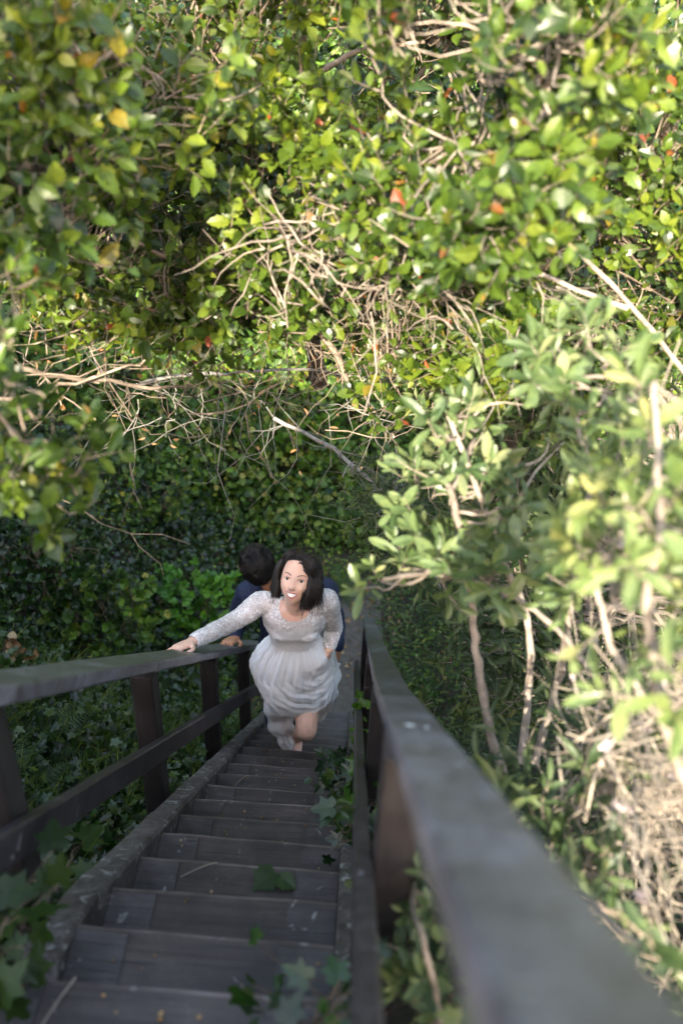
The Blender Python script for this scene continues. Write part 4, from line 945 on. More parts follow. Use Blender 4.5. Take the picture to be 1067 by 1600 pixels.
SKIN = plain('skin', (0.76, 0.49, 0.38), 0.45, 0.4, sss=0.25, noise_amt=0.06, nscale=30)
SKIN_M = plain('tanned_skin', (0.42, 0.21, 0.12), 0.5, 0.35, sss=0.15, noise_amt=0.06, nscale=30)
def hair_material(name, c1, c2):
    m, t, b, out = new_mat(name)
    ge = N_(t, 'ShaderNodeNewGeometry'); r = ramp(t, [(0, c1), (1, c2)]); t.links.new(ge.outputs['Random Per Island'], r.inputs[0])
    t.links.new(r.outputs[0], b.inputs['Base Color']); b.inputs['Roughness'].default_value = 0.38; b.inputs['Specular IOR Level'].default_value = 0.45
    return m
HAIR_W = hair_material('dark_brown_hair', (0.004, 0.003, 0.0025), (0.020, 0.012, 0.009))
HAIR_M = hair_material('black_brown_hair', (0.003, 0.002, 0.002), (0.012, 0.008, 0.006))
def lace_mat():
    m, t, b, out = new_mat('white_lace')
    tc = N_(t, 'ShaderNodeTexCoord')
    v = N_(t, 'ShaderNodeTexVoronoi', Scale=95.0); v.feature = 'DISTANCE_TO_EDGE'
    nz = N_(t, 'ShaderNodeTexNoise', Scale=48.0, Detail=2.0, Distortion=1.2)
    at_ = N_(t, 'ShaderNodeAttribute', attribute_name='cover')
    t.links.new(tc.outputs['Object'], nz.inputs['Vector'])
    dist = N_(t, 'ShaderNodeVectorMath', operation='ADD')
    sc_ = N_(t, 'ShaderNodeVectorMath', operation='SCALE'); sc_.inputs['Scale'].default_value = 0.06
    t.links.new(nz.outputs['Color'], sc_.inputs[0]); t.links.new(tc.outputs['Object'], dist.inputs[0]); t.links.new(sc_.outputs[0], dist.inputs[1])
    t.links.new(dist.outputs[0], v.inputs['Vector'])
    r = ramp(t, [(0.03, (1, 1, 1)), (0.12, (0, 0, 0))]); t.links.new(v.outputs['Distance'], r.inputs[0])
    r2 = ramp(t, [(0.50, (0, 0, 0)), (0.60, (1, 1, 1))]); t.links.new(nz.outputs[0], r2.inputs[0])
    mx = N_(t, 'ShaderNodeMath', operation='MAXIMUM'); t.links.new(r.outputs[0], mx.inputs[0]); t.links.new(r2.outputs[0], mx.inputs[1])
    # opacity = cover + (1-cover)*pattern*0.75 + 0.22
    ma = N_(t, 'ShaderNodeMath', operation='MULTIPLY_ADD'); t.links.new(mx.outputs[0], ma.inputs[0]); ma.inputs[1].default_value = 0.42; ma.inputs[2].default_value = 0.50
    mb = N_(t, 'ShaderNodeMath', operation='MAXIMUM'); t.links.new(ma.outputs[0], mb.inputs[0]); t.links.new(at_.outputs['Fac'], mb.inputs[1])
    v2 = N_(t, 'ShaderNodeTexVoronoi', Scale=110.0); t.links.new(dist.outputs[0], v2.inputs['Vector'])
    bp = N_(t, 'ShaderNodeBump', Strength=0.7, Distance=0.004); t.links.new(v2.outputs['Distance'], bp.inputs['Height']); t.links.new(bp.outputs[0], b.inputs['Normal'])
    rc = ramp(t, [(0, (0.86, 0.85, 0.87)), (1, (0.95, 0.95, 0.96))]); t.links.new(mx.outputs[0], rc.inputs[0]); t.links.new(rc.outputs[0], b.inputs['Base Color'])
    b.inputs['Roughness'].default_value = 0.7
    tr = N_(t, 'ShaderNodeBsdfTransparent'); ms = N_(t, 'ShaderNodeMixShader')
    t.links.new(mb.outputs[0], ms.inputs[0]); t.links.new(tr.outputs[0], ms.inputs[1]); t.links.new(b.outputs[0], ms.inputs[2]); t.links.new(ms.outputs[0], out.inputs[0])
    return m
def chiffon_mat():
    m, t, b, out = new_mat('white_chiffon')
    b.inputs['Base Color'].default_value = (0.90, 0.91, 0.93, 1); b.inputs['Roughness'].default_value = 0.65; b.inputs['Sheen Weight'].default_value = 0.2
    tc = N_(t, 'ShaderNodeTexCoord'); nz = N_(t, 'ShaderNodeTexNoise', Scale=7.0, Detail=5.0, Distortion=1.5); t.links.new(tc.outputs['Object'], nz.inputs['Vector'])
    bp = N_(t, 'ShaderNodeBump', Strength=0.5, Distance=0.02); t.links.new(nz.outputs[0], bp.inputs['Height']); t.links.new(bp.outputs[0], b.inputs['Normal'])
    tr = N_(t, 'ShaderNodeBsdfTranslucent'); tr.inputs[0].default_value = (.86, .87, .9, 1); ms = N_(t, 'ShaderNodeMixShader'); ms.inputs[0].default_value = 0.10
    t.links.new(b.outputs[0], ms.inputs[1]); t.links.new(tr.outputs[0], ms.inputs[2]); t.links.new(ms.outputs[0], out.inputs[0])
    return m
WHITE = plain('white_strap', (0.8, 0.8, 0.8), 0.4)

def locks(g, HM, paths, r, sides=5, seed=0):
    g.tubes(np.stack([tx(HM, p) for p in paths]), r, sides)
def make_hair_woman(g, HM):
    r_ = np.random.default_rng(4); n = 2400; K = 20; paths = []; R = []
    for i in range(n):
        ph0 = r_.uniform(-math.pi, math.pi)          # 0 = over the face, + = her left (right in the photo)
        right = math.sin(ph0+0.30) > 0
        lay = r_.uniform(0.0, 1.0)
        wave = 2.4*math.floor((ph0+math.pi)*3.2)+r_.normal()*.25; wf = 7.0+2*math.sin(ph0*3)
        endz = -0.090+r_.uniform(-.035, .035)-0.015*math.sin(ph0*9) if right else -0.070+r_.uniform(-.035, .03)
        if abs(ph0) > 2.2: endz = -0.10
        P = []
        for k in range(K):
            u = k/(K-1); th = min(u*2.2, 1.0)*1.45; ph = ph0
            front = math.cos(ph0) > 0.1
            if front and right: ph = ph0+(0.86+0.5*lay+0.25*(ph0 > 1.0)-ph0)*float(sm(u, 0.12, 0.46))
            elif front: ph = ph0+(-(1.22+0.2*lay)-ph0)*float(sm(u, 0.04, 0.36))
            vol = 1.12+0.12*lay+(0.34 if right else 0.12)*float(sm(u, 0.15, 0.70))*(0.45+0.55*lay)
            a_, b_, c_ = 0.078*vol, 0.099*(1.10+0.08*lay), 0.118*(1.07+0.07*lay)
            dip = 0.030*math.exp(-((ph)/0.7)**2)*math.sin(th) if front else 0
            x = a_*math.sin(th)*math.sin(ph)-0.026*(1-u)**2; y = -0.006+b_*math.sin(th)*math.cos(ph); z = 0.008+c_*math.cos(th)-dip
            if u > 0.4545:
                v = (u-0.4545)/0.5455; z0 = 0.008+c_*math.cos(1.45); z = z0+(endz-z0)*v; inw = 1-(0.24 if right else 0.14)*v*v; x *= inw
            w_ = 0.017*float(sm(u, 0.15, 1.0))
            x += w_*math.sin(wf*u*1.6+wave); y += w_*math.cos(wf*u*1.6+wave)
            P.append(np.array([-x, y, z])+r_.normal(size=3)*.0007)
        paths.append(P); rr = r_.uniform(.0010, .0024); R.append(rr*np.sin(np.linspace(0.55, math.pi-0.12, K))**0.7)
    for i in range(520):                 # swept back from the hairline, then falling to the sides
        az0 = r_.uniform(-1.25, 1.35); th0 = 0.86+0.30*(1-math.cos(az0))+r_.uniform(-.12, .03); rgt = az0 > -0.35+r_.normal()*.06
        azT = (1.15+r_.uniform(0, .8)) if rgt else -(1.35+r_.uniform(0, .7)); thT = r_.uniform(1.35, 1.75); lift = r_.uniform(.22, .5); P = []; vol = r_.uniform(1.05, 1.17); p_ = r_.uniform(0, 6)
        for k in range(K):
            u = k/(K-1); az = az0+(azT-az0)*u**1.3; th = th0+(thT-th0)*u**2.0-lift*math.sin(math.pi*min(1, u*1.15))*(1-u)
            q = 1.0+(vol+(.13 if rgt else .04)*u-1)*float(sm(u, -.1, .35)); x = 0.077*q*math.sin(th)*math.sin(az); y = -.003+0.096*q*math.sin(th)*math.cos(az); z = .006+.121*q*math.cos(th)
            P.append((-x-0.003*math.sin(u*11+p_)*u, y, z+0.003*math.cos(u*9+p_)*u))
        paths.append(np.array(P)); R.append(r_.uniform(.0011, .0022)*np.sin(np.linspace(0.4, math.pi-0.12, K))**0.7)
    for i in range(150):                 # loose wavy outer locks
        sg = -1 if r_.random() < .62 else 1; a0 = r_.uniform(0.98, 2.4) if sg < 0 else r_.uniform(1.25, 2.4); P = []; am = r_.uniform(.006, .013); ph_ = r_.uniform(0, 6); fl = r_.uniform(-.01, .025); ez = r_.uniform(-.135, -.06)
        for k in range(K):
            u = k/(K-1); th = 0.5+u*1.1
            rr = (1.20+.16*(sg < 0))*(1+.05*r_.random()*0)
            x = sg*0.082*rr*math.sin(min(th, 1.5))*math.sin(a0)*(1+.05*u); y = -0.006+0.108*math.sin(min(th, 1.5))*math.cos(a0); z = 0.125*math.cos(min(th, 1.45))+0.01
            if u > .5: v = (u-.5)/.5; z = z+(ez-z)*v; x += sg*fl*v*v
            x += am*math.sin(u*13+ph_)*u; y += am*math.cos(u*12+ph_)*u
            P.append((x, y, z))
        paths.append(np.array(P)); R.append(r_.uniform(.0010, .0019)*np.sin(np.linspace(0.55, math.pi-0.1, K))**0.7)
    g.tubes(np.stack([tx(HM, p) for p in paths]), np.array(R), 4)
    for (x0, y0, z0, x1, y1, z1) in ((.080, .05, -.08, .060, .07, -.155), (.09, .03, -.08, .085, .05, -.15), (-.085, .02, -.06, -.095, .03, -.125), (.07, .06, -.09, .045, .075, -.14)):
        for q in range(5):
            o = r_.normal(size=3)*.006; s_ = np.linspace(0, 1, 12)[:, None]
            P = np.array([x0, y0, z0])+o+(np.array([x1, y1, z1])-np.array([x0, y0, z0]))*s_+np.array([1, 1, 0])*0.007*np.sin(s_*7+q)*s_
            g.tubes(tx(HM, P*np.array([-1, 1, 1])), np.linspace(.0016, .0006, 12), 4)
def make_hair_man(g, HM):
    r_ = np.random.default_rng(9); n = 5500; K = 9; paths = []; R = []
    for i in range(n):
        d = nrm(r_.normal(size=3)); d[2] = abs(d[2]) if r_.random() < .72 else d[2]
        if (d[1] > 0.6 and d[2] < 0.35) or d[2] < -0.35: continue
        s0 = np.array([0.076*d[0], -0.006+0.097*d[1], 0.008+0.120*d[2]])
        cl = np.array([math.sin(d[0]*7+d[1]*3), math.cos(d[1]*6+1), math.sin(d[2]*5+d[0]*4)])
        flow = np.array([0.25, 0.9, -0.15])+cl*0.8+r_.normal(size=3)*0.34; flow = nrm(flow-np.dot(flow, d)*d); L = r_.uniform(.035, .065)*(1.1 if d[2] > .3 else .7)
        P = [s0*(1+0.10*math.sin(k/(K-1)*2.2))+flow*L*k/(K-1)+d*(0.014*math.sin(k/(K-1)*2.3))-d*0.012*(k/(K-1))**2 for k in range(K)]
        paths.append(P); R.append(r_.uniform(.0007, .0017)*np.array([1, 1.1, 1.1, 1.1, 1.05, 1, .85, .6, .2]))
    g.tubes(np.stack([tx(HM, p) for p in paths]), np.array(R), 4)
def scalp(g, HM, low=-0.02, grow=1.035, face=0.5):
    m = 40; rings = []
    for t in np.linspace(0.03, 1.75, 22):
        ring = []
        for p in np.arange(m)*2*math.pi/m:
            c = math.cos(p); tt = t if c < face*0.5 else min(t, 0.84+0.4*(1-c))
            ring.append((0.074*grow*math.sin(tt)*math.sin(p)*1.02, -0.003+(0.094 if c > 0 else 0.103)*grow*math.sin(tt)*c, 0.004+0.124*grow*math.cos(tt)))
        rings.append(tx(HM, ring))
    loft(g, rings, caps=False)

def build_woman():
    foot = tread_pos(12); rear = tread_pos(13)
    t = thing('person', 'smiling bride with dark wavy bob, white lace sleeves and hitched white skirt, on the stairs', 'person', (-0.27, 3.8, foot[2]))
    g = Geo()
    X_, Y_ = np.array([1.0, 0.03, 0]), np.array([-0.03, 1.0, 0])
    neck = aty(461, 948, 3.53)
    hd = at(459.4, 906.7, 4.50)
    view = nrm(CAM-hd)
    hup = CU*math.cos(rad(11))+CR*math.sin(rad(11)); hf = nrm(view-CR*0.20-CU*0.03)
    HM = head_matrix(hd-hf*0.083, hf, hup)
    sp = [(aty(458, 1052, 3.70), .150, .110), (aty(458, 1030, 3.69), .165, .115), (aty(461, 1000, 3.64), .112, .085), (aty(460, 985, 3.61), .118, .090), (aty(460, 973, 3.59), .140, .105), (aty(460, 960, 3.56), .145, .088), (aty(460, 950, 3.545), .120, .065), (aty(461, 943, 3.54), .062, .055)]
    loft(g, interp_rings(sp, X_, Y_, 26))
    capsule(g, [neck+np.array([0, .01, -.03]), (neck+HM[:3, 3])/2+np.array([0, .012, -.01]), HM[:3, 3]-HM[:3, 1]*0.03-HM[:3, 2]*0.03], [.056, .050, .055])
    head_geo(g, HM, 1.0)
    # arms
    sh_r = aty(411, 941, 3.56); el_r = aty(364, 972, 3.44); wr_r = S(4.50, -0.725, 0.120)
    sh_l = aty(508, 938, 3.57); el_l = aty(521, 978, 3.70); wr_l = aty(514, 1014, 3.62)
    capsule(g, [neck+np.array([-.05, 0.01, -.03]), sh_r, (sh_r+el_r)/2, el_r, (el_r*.45+wr_r*.55), wr_r], [.045, .047, .040, .036, .032, .024], k=30)
    capsule(g, [neck+np.array([.05, 0.01, -.03]), sh_l, (sh_l+el_l)/2, el_l, (el_l*.45+wr_l*.55), wr_l], [.045, .047, .040, .036, .032, .024], k=30)
    fd = nrm(S(4.1, -0.80, 0.135)-wr_r)
    hand_geo(g, wr_r, nrm(fd*0.6+np.array([-.55, -.45, -.05])), -SN, np.array([0.4, -1, 0.3]), curl=0.32, spread=0.8)
    hand_geo(g, wr_l, nrm(aty(509, 1040, 3.62)-wr_l), np.array([1, -.3, .3]), np.array([-.2, -1, .2]), curl=1.5)
    # legs
    hip_l, hip_r = aty(478, 1062, 3.72), aty(440, 1062, 3.74)
    knee_l = aty(479, 1140, 3.53); ank_l = np.array([aty(464, 1166, 3.79)[0], 3.80, foot[2]+0.115])
    capsule(g, [hip_l, hip_l*.5+knee_l*.5, knee_l, knee_l*.55+ank_l*.45+np.array([0, .02, 0]), ank_l], [.082, .072, .056, .052, .032], k=30)
    knee_r = np.array([hip_r[0]-.01, 3.83, 2.62]); ank_r = np.array([hip_r[0]+.01, 4.05, rear[2]+0.12])
    capsule(g, [hip_r, hip_r*.5+knee_r*.5, knee_r, knee_r*.5+ank_r*.5+np.array([0, .02, 0]), ank_r], [.082, .072, .056, .05, .032], k=30)
    for an, tz in ((ank_l, foot[2]), (ank_r, rear[2])):
        b = an.copy(); b[2] = tz+0.028
        capsule(g, [an, an*.5+b*.5+np.array([0, -.01, 0]), b+np.array([0.0, -.06, 0]), b+np.array([0, -.12, -.008]), b+np.array([0, -.155, -.010])], [.032, .032, .028, .028, .020], k=20)
        capsule(g, [an, an+np.array([0, .022, -.045]), np.array([an[0], an[1]+.02, tz+0.05])], [.03, .027, .024])
    link('body', remeshed(g, 'body', 0.0038, 3), t).data.materials.append(SKIN)
    # face
    fy = lambda x, z: face_y(x, z, 1.0)
    eye_m = plain('eye_white', (0.55, 0.51, 0.48), 0.15); iris_m = plain('dark_iris', (0.02, 0.012, 0.008), 0.1, 0.8)
    for s_ in (-1, 1):
        ge = Geo(); c = np.array([s_*.031, float(fy(s_*.031, 0))-.0075, 0.0]); n = 14
        rings = [tx(HM, c+np.stack([.0125*math.sin(a)*np.cos(np.arange(16)*math.pi/8), np.full(16, .0125*math.cos(a)), .0105*math.sin(a)*np.sin(np.arange(16)*math.pi/8)], 1)) for a in np.linspace(0.6, 3.1, n)]
        loft(ge, rings); e = ge.obj('eye', eye_m, t, smooth=True)
        gi = Geo(); rings = [tx(HM, c+np.stack([.0128*math.sin(a)*np.cos(np.arange(16)*math.pi/8), np.full(16, .0129*math.cos(a)), .0110*math.sin(a)*np.sin(np.arange(16)*math.pi/8)], 1)) for a in np.linspace(0.02, 0.66, 5)]
        loft(gi, rings); gi.obj('iris', iris_m, e, smooth=True)
        xs = np.linspace(-.016, .017, 9); gl_ = Geo()
        P = [(s_*.031+s_*x, float(fy(s_*.031+s_*x, .008-abs(x)*.2))+.0035, .0085-(x/.017)**2*.0065+x*.05) for x in xs]
        gl_.tubes(tx(HM, P), np.array([.0006, .0011, .0014, .0015, .0015, .0015, .0016, .0015, .0008]), 5); gl_.obj('eyelash', HAIR_W, t, smooth=True)
        gb_ = Geo(); P = [(s_*(.013+.040*u), float(fy(s_*(.013+.040*u), .021))+.003, .0195+.009*math.sin(u*2.4)) for u in np.linspace(0, 1, 9)]
        gb_.tubes(tx(HM, P), np.array([.0012, .0018, .0020, .0020, .0019, .0017, .0014, .001, .0006]), 5); gb_.obj('eyebrow', HAIR_W, t, smooth=True)
        gj = Geo(); capsule(gj, tx(HM, [(s_*.080, -.004, -.030), (s_*.080, -.003, -.034)]), [.0028, .0028], k=4, sides=8); gj.obj('earring', WHITE, t, smooth=True)
    W = 0.030
    up_c = lambda u: (-W+2*W*u, -0.0520-0.0070*math.sin(u*math.pi)**0.8)
    lo_c = lambda u: (-W+2*W*u, -0.0520-0.029*math.sin(u*math.pi)**0.85)
    gm = Geo(); V = []; m = 17; rows = 6
    for r_ in range(rows):
        for q in range(m):
            u = q/(m-1); a, b = up_c(u), lo_c(u); v = r_/(rows-1); z = a[1]+(b[1]-a[1])*v; V.append((a[0]*.97, float(face_y(a[0], z, 1.0))*1.0+.001-.006*abs(2*u-1)**3, z))
    gm.add(tx(HM, V), [(r_*m+q, r_*m+q+1, (r_+1)*m+q+1, (r_+1)*m+q) for r_ in range(rows-1) for q in range(m-1)]); gm.obj('mouth', plain('inner_mouth', (0.10, 0.02, 0.02), 0.5), t)
    gt_ = Geo(); V = []
    for r_ in range(4):
        for q in range(m):
            u = 0.06+0.88*q/(m-1); a = up_c(u); v = r_/3; hgt = 0.0165*math.sin(u*math.pi)**0.5+.001
            z = a[1]-hgt*v; V.append((a[0]*.95, float(face_y(a[0], -.064, 1.0))+.0045-.007*abs(2*u-1)**3, z))
    gt_.add(tx(HM, V), [(r_*m+q, r_*m+q+1, (r_+1)*m+q+1, (r_+1)*m+q) for r_ in range(3) for q in range(m-1)]); gt_.obj('teeth', plain('teeth', (0.70, 0.67, 0.62), 0.2), t, smooth=True)
    lip = plain('pink_lips', (0.50, 0.19, 0.17), 0.35)
    gp = Geo()
    for fn, rr in ((up_c, .0028), (lo_c, .0042)):
        P = []
        for u in np.linspace(0, 1, 15):
            a = fn(u); P.append((a[0], float(face_y(a[0]*.9, a[1], 0.0))+.0005-.004*abs(2*u-1)**3, a[1]+(.0015 if fn is up_c else -.001)))
        gp.tubes(tx(HM, P), rr*(0.35+0.65*np.sin(np.linspace(0.05, math.pi-.05, 15))), 8)
    gp.obj('lips', lip, t, smooth=True)
    gh = Geo(); make_hair_woman(gh, HM); scalp(gh, HM, grow=1.06, face=0.5); gh.obj('hair', HAIR_W, t, smooth=True)
    # bodice with long lace sleeves
    g = Geo(); o = .011
    sp2 = [(c, a+o, b+o) for c, a, b in sp[2:]]
    sp2[0] = (sp[2][0]+np.array([0, .004, -.05]), .122, .098)
    loft(g, interp_rings(sp2, X_, Y_, 24))
    for s_ in (-1, 1): capsule(g, [aty(460+s_*19, 984, 3.535), aty(460+s_*17, 975, 3.54)], [.062, .050])
    capsule(g, [neck+np.array([-.06, 0.01, -.03]), sh_r, (sh_r+el_r)/2, el_r, (el_r*.45+wr_r*.55), wr_r*.93+el_r*.07], [.05, .060, .052, .046, .042, .036], k=30)
    capsule(g, [neck+np.array([.06, 0.01, -.03]), sh_l, (sh_l+el_l)/2, el_l, (el_l*.45+wr_l*.55), wr_l*.95+el_l*.05], [.05, .062, .056, .047, .042, .034], k=30)
    me = remeshed(g, 'bodice', 0.0045, 4)
    nc = neck+np.array([0, -.02, .018])
    cut_mesh(me, lambda c: (((c-nc)*np.array([1/.074, 1/.092, 1/.064]))**2).sum() < 1 or np.dot(c-wr_r, nrm(wr_r-el_r)) > -.004 and np.linalg.norm(c-wr_r) < .08 or np.dot(c-wr_l, nrm(wr_l-el_l)) > -.004 and np.linalg.norm(c-wr_l) < .07)
    co = np.zeros(len(me.vertices)*3); me.vertices.foreach_get('co', co); co = co.reshape(-1, 3)
    bust_z = aty(460, 975, 3.52)[2]
    cov = 1-sm(co[:, 2]-0.03*np.cos(co[:, 0]*18+4), bust_z-.01, bust_z+.045)
    arm = np.minimum(np.linalg.norm(np.cross(co-sh_r, nrm(wr_r-sh_r)), axis=1)+np.where(co[:, 0] < sh_r[0]+.01, 0, 9), np.linalg.norm(np.cross(co-sh_l, nrm(wr_l-sh_l)), axis=1)+np.where(co[:, 0] > sh_l[0]-.02, 0, 9))
    cov = np.where(arm < .095, 0.0, cov)
    # gathered cloth ridges on the sleeves and beading on the bust
    nn_ = np.zeros(len(co)*3); me.vertices.foreach_get('normal', nn_); nn_ = nn_.reshape(-1, 3)
    co2 = co+nn_*(0.0032*snoise(co, 26, 3)+0.0022*snoise(co, 60, 8))[:, None]
    me.vertices.foreach_set('co', co2.ravel()); me.update()
    a_ = me.attributes.new('cover', 'FLOAT', 'POINT'); a_.data.foreach_set('value', cov.astype(np.float32))
    me.materials.append(lace_mat()); bo = link('bodice', me, t)
    # neckline piping
    # skirt: full, gathered at the waist and hitched up on her left side
    CH = chiffon_mat()
    grip = aty(505, 1036, 3.55)
    spec = [(aty(462, 985, 3.62), .112, .086), (aty(461, 1000, 3.64), .135, .112), (aty(459, 1016, 3.66), .178, .150), (aty(457, 1032, 3.68), .205, .180), (aty(457, 1048, 3.69), .213, .195), (aty(459, 1064, 3.70), .207, .198), (aty(463, 1080, 3.71), .185, .185), (aty(466, 1088, 3.72), .160, .160), (aty(467, 1082, 3.72), .125, .125), (aty(466, 1070, 3.72), .105, .10)]
    m, k = 220, 90
    rings = np.array(interp_rings(spec, X_, Y_, k, m, 2.0)); ctr = rings.mean(1, keepdims=True)
    out = nrm(rings-ctr); uu = np.linspace(0, 1, k)[:, None]; th = (np.arange(m)*2*math.pi/m)[None]
    amp = sm(uu, 0.02, 0.25)*(1-0.5*sm(uu, 0.8, 1.0))
    dg = np.linalg.norm(rings-grip, axis=2)
    pleats = 0.0065*np.sin(th*38+1.2*np.sin(th*5)+uu*3)*(1-sm(uu, 0.2, 0.6))*sm(uu, 0, .06)+0.007*np.sin(th*17+2.5*np.sin(th*3+1)+uu*2.0)*amp
    w1 = np.sin(dg*88+1.9*np.sin(th*2+.5)+1.2*np.sin(rings[..., 2]*17+th*3)); w2 = np.sin(dg*171+3.0*np.sin(th*3)+2*np.sin(rings[..., 2]*21))
    swag = (0.0062*(1-2*np.abs((w1*.5+.5))**0.6+.2)*-1+0.0030*w2)*amp*sm(dg, 0.03, 0.12)*(1-0.5*sm(dg, .2, .4))
    big = 0.010*np.sin(th*4+uu*3+1)*amp
    rings = rings+out*(pleats*0.6*(1-0.6*sm(0.25-dg, 0, .2))+swag+big)[..., None]
    pull = np.exp(-(dg/0.10)**2)[..., None]; rings = rings+(grip-rings)*pull*0.35+out*0.030*np.exp(-((dg-.03)/0.06)**2)[..., None]
    # the hem rises over her raised left knee
    rings[..., 2] += 0.05*np.exp(-(((rings[..., 0]-aty(480, 1120, 3.55)[0])/.06)**2))*sm(uu, .55, .85)*(rings[..., 1] < 3.7)
    rings[..., 2] += -0.018*np.sin(th*5+.7)*sm(uu, .45, .8)*(1-sm(uu, .85, 1))
    sk = Geo(); loft(sk, rings, caps=False); sk_o = sk.obj('skirt', CH, t, smooth=True)
    # waistband
    g = Geo(); P = ellring(aty(462, 987, 3.615), X_, Y_, .119, .093, 48); P = np.concatenate([P, P[:1]]); g.tubes(P, np.full(49, .006), 8); g.obj('waistband', CH, t, smooth=True)
    def fall(specs, name, nf, ph, amp=0.012, m=120, k=60):
        R_ = np.array(interp_rings(specs, X_, Y_, k, m, 2.0)); c_ = R_.mean(1, keepdims=True); o_ = nrm(R_-c_)
        u_ = np.linspace(0, 1, k)[:, None]; t_ = (np.arange(m)*2*math.pi/m)[None]
        R_ = R_+o_*(amp*np.sin(t_*nf+ph+u_*2+1.5*np.sin(t_*2))*(0.4+0.6*u_)+0.010*np.sin(u_*21+t_*1.0+ph)*sm(u_, .05, .3)*(1-sm(u_, .6, .9)))[..., None]
        R_[..., 2] += 0.02*np.sin(t_*3+ph)*u_
        gg = Geo(); loft(gg, R_, caps=False); return gg.obj(name, CH, sk_o, smooth=True)
    fall([(aty(440, 1075, 3.74), .085, .10), (aty(437, 1098, 3.75), .082, .095), (aty(436, 1118, 3.77), .072, .08), (aty(440, 1135, 3.78), .062, .07), (aty(446, 1150, 3.78), .050, .055), (aty(452, 1166, 3.78), .038, .035), (aty(455, 1180, 3.77), .030, .022)], 'hanging_hem', 9, 0.4, 0.008)
    fall([(aty(500, 1010, 3.75), .07, .07), (aty(505, 1040, 3.80), .080, .09), (aty(508, 1065, 3.84), .075, .09), (aty(507, 1085, 3.86), .062, .08), (aty(503, 1102, 3.87), .045, .06), (aty(497, 1118, 3.87), .026, .035)], 'side_drape', 7, 1.4, 0.009)
    # sandals
    for an, tz in ((ank_l, foot[2]), (ank_r, rear[2])):
        g = Geo(); P = ellring(an+np.array([0, .004, .005]), X_, Y_, .036, .037, 24); P = np.concatenate([P, P[:1]]); g.tubes(P, np.full(25, .0045), 6)
        P = np.array([an+np.array([.036, -.01, .004]), an+np.array([.046, -.02, .012]), an+np.array([.055, -.02, .022])]); g.tubes(P, np.array([.004, .005, .003]), 6)
        b = an.copy(); b[2] = tz+0.006
        for dy in (-.10, -.13):
            th_ = np.linspace(-.2, math.pi+.2, 12); g.tubes(np.stack([b[0]+.030*np.cos(th_), np.full(12, b[1]+dy), b[2]+.012+.038*np.sin(th_)], 1), np.full(12, .0035), 6)
        loft(g, [ellring(b+np.array([0, -.07, dz]), X_, Y_, .032, .095, 24) for dz in (-.0035, .006)])
        g.obj('sandal', WHITE, t, smooth=True)
    return t
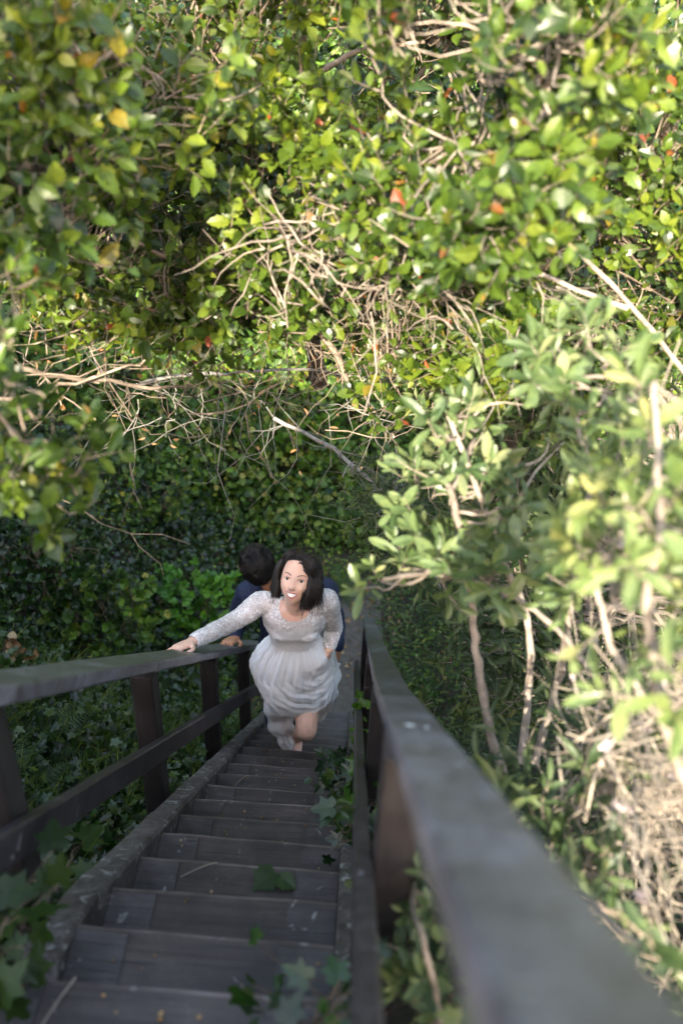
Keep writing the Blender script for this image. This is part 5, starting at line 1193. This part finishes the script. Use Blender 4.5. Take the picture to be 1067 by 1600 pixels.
def build_man():
    t13, t14 = tread_pos(14), tread_pos(15)
    t = thing('person', 'dark haired groom in a navy suit with bowed head, climbing close behind the bride', 'person', (-0.33, 4.5, t14[2]))
    X_, Y_ = np.array([1.0, 0.02, 0]), np.array([-0.02, 1.0, 0])
    neck = aty(432, 921, 4.36); hd = at(404, 884, 5.72)
    hf = nrm(np.array([0.28, -0.62, -0.62])); hup = nrm(np.array([-0.05, -0.55, 0.65]))
    HM = head_matrix(hd-hf*0.0, hf, hup)
    g = Geo(); head_geo(g, HM, 0.0)
    capsule(g, [neck+np.array([0, .02, -.03]), (neck+HM[:3, 3])/2, HM[:3, 3]-HM[:3, 1]*.03-HM[:3, 2]*.03], [.062, .06, .062])
    sh_r = aty(389, 926, 4.34); el_r = aty(371, 965, 4.48); wr_r = S(5.98, -0.705, .118)
    sh_l = aty(506, 922, 4.40); el_l = aty(524, 968, 4.52); wr_l = aty(527, 1012, 4.32)
    fd = nrm(S(5.6, -.735, .14)-wr_r)
    hipb = aty(450, 990, 4.50)
    loft(g, interp_rings([(hipb, .15, .10), (aty(449, 965, 4.48), .14, .09), (aty(446, 932, 4.42), .16, .09), (neck+np.array([0, .02, -.03]), .06, .05)], X_, Y_, 18))
    for s1, e1, w1 in ((sh_r, el_r, wr_r), (sh_l, el_l, wr_l)): capsule(g, [neck*.7+s1*.3+np.array([0, .02, -.05]), s1, e1, w1], [.05, .05, .04, .027], k=24)
    for sx, tr, kn in ((-.09, t14, -.04), (.09, t13, -.16)):
        h = hipb+np.array([sx, 0, -.02]); an = np.array([h[0], tr[1]-.08, tr[2]+.07]); capsule(g, [h, (h+an)/2+np.array([0, kn, 0.02]), an, an+np.array([0, -.10, -.03])], [.08, .055, .035, .03], k=26)
    hand_geo(g, wr_r, nrm(fd*.8+np.array([-.25, -.2, -.1])), -SN, np.array([1, -.4, 0.0]), curl=0.5, spread=0.6, sc=1.1)
    hand_geo(g, wr_l, np.array([.0, -.25, -1.0]), np.array([1, -.35, .1]), np.array([-.3, -1, 0]), curl=0.9, sc=1.08)
    link('body', remeshed(g, 'body', 0.004, 3), t).data.materials.append(SKIN_M)
    g = Geo(); th_ = np.arange(21)*math.pi/10
    P = np.stack([np.cos(th_), np.zeros(21), np.sin(th_)], 1)*.0098; c = wr_l+nrm(np.array([.0, -.25, -1.0]))*.098+np.array([0.012, -0.022, 0.0])
    g.tubes(c+P@np.array([[1, 0, 0], [0, 0, -1], [0, 1, 0]]).T, np.full(21, .0022), 6); g.obj('ring', plain('silver_ring', (0.8, 0.8, 0.8), 0.2), t, smooth=True)
    gh = Geo(); make_hair_man(gh, HM); scalp(gh, HM, grow=1.05, face=0.55); gh.obj('hair', HAIR_M, t, smooth=True)
    m, tt, b, out = new_mat('navy_suit_cloth'); b.inputs['Base Color'].default_value = (0.007, 0.016, 0.050, 1); b.inputs['Roughness'].default_value = 0.8; b.inputs['Sheen Weight'].default_value = 0.0
    hipc = aty(450, 990, 4.50)
    g = Geo(); spj = [(hipc+np.array([0, 0, -.12]), .185, .135), (hipc, .18, .125), (aty(449, 965, 4.48), .172, .120), (aty(447, 945, 4.45), .195, .130), (aty(446, 930, 4.42), .205, .125), (aty(443, 921, 4.40), .165, .095), (aty(438, 914, 4.39), .075, .07)]
    loft(g, interp_rings(spj, X_, Y_, 26))
    capsule(g, [neck+np.array([-.06, 0.03, -.05]), sh_r, (sh_r+el_r)/2, el_r, (el_r*.45+wr_r*.55), wr_r*.90+el_r*.10], [.07, .078, .064, .056, .05, .042], k=30)
    capsule(g, [neck+np.array([.08, 0.03, -.06]), sh_l, (sh_l+el_l)/2, el_l, (el_l*.45+wr_l*.55), wr_l*.93+el_l*.07], [.07, .080, .066, .058, .052, .044], k=30)
    me = remeshed(g, 'suit_jacket', 0.006, 5)
    co = np.zeros(len(me.vertices)*3); me.vertices.foreach_get('co', co); co = co.reshape(-1, 3); nn_ = np.zeros(len(co)*3); me.vertices.foreach_get('normal', nn_)
    co = co+nn_.reshape(-1, 3)*(0.006*snoise(co, 11, 2)+.003*snoise(co, 25, 5))[:, None]; me.vertices.foreach_set('co', co.ravel()); me.update()
    me.materials.append(m); link('suit_jacket', me, t)
    g = Geo(); P = ellring(neck+np.array([-.005, .015, .012]), X_, Y_, .070, .066, 30); P = np.concatenate([P, P[:1]]); g.tubes(P, np.full(31, .012), 8); g.obj('shirt_collar', plain('white_shirt', (.75, .76, .8), .7), t, smooth=True)
    g = Geo()
    for sx, tr, kn in ((-.09, t14, -.04), (.09, t13, -.16)):
        h = hipc+np.array([sx, 0, -.08]); an = np.array([h[0], tr[1]-.08, tr[2]+.10]); kk = (h+an)/2+np.array([0, kn, 0.02])
        capsule(g, [h, kk, an], [.10, .075, .058], k=26)
    link('trousers', remeshed(g, 'trousers', 0.007, 4), t).data.materials.append(m)
    for sx, tr in ((-.09, t14), (.09, t13)):
        g = Geo(); b_ = np.array([hipc[0]+sx, tr[1]-.08, tr[2]]); 
        loft(g, [ellring(b_+np.array([0, -.07+q*.2, z]), X_, Y_, a, bb, 24, 2.4) for z, a, bb, q in ((.003, .047, .145, 0), (.02, .05, .15, 0), (.045, .045, .135, .08), (.075, .040, .08, .3), (.11, .036, .05, .36))])
        g.obj('shoe', plain('black_shoe_leather', (.01, .01, .01), .3), t, smooth=True)
    return t
WOMAN = build_woman()
MAN = build_man()
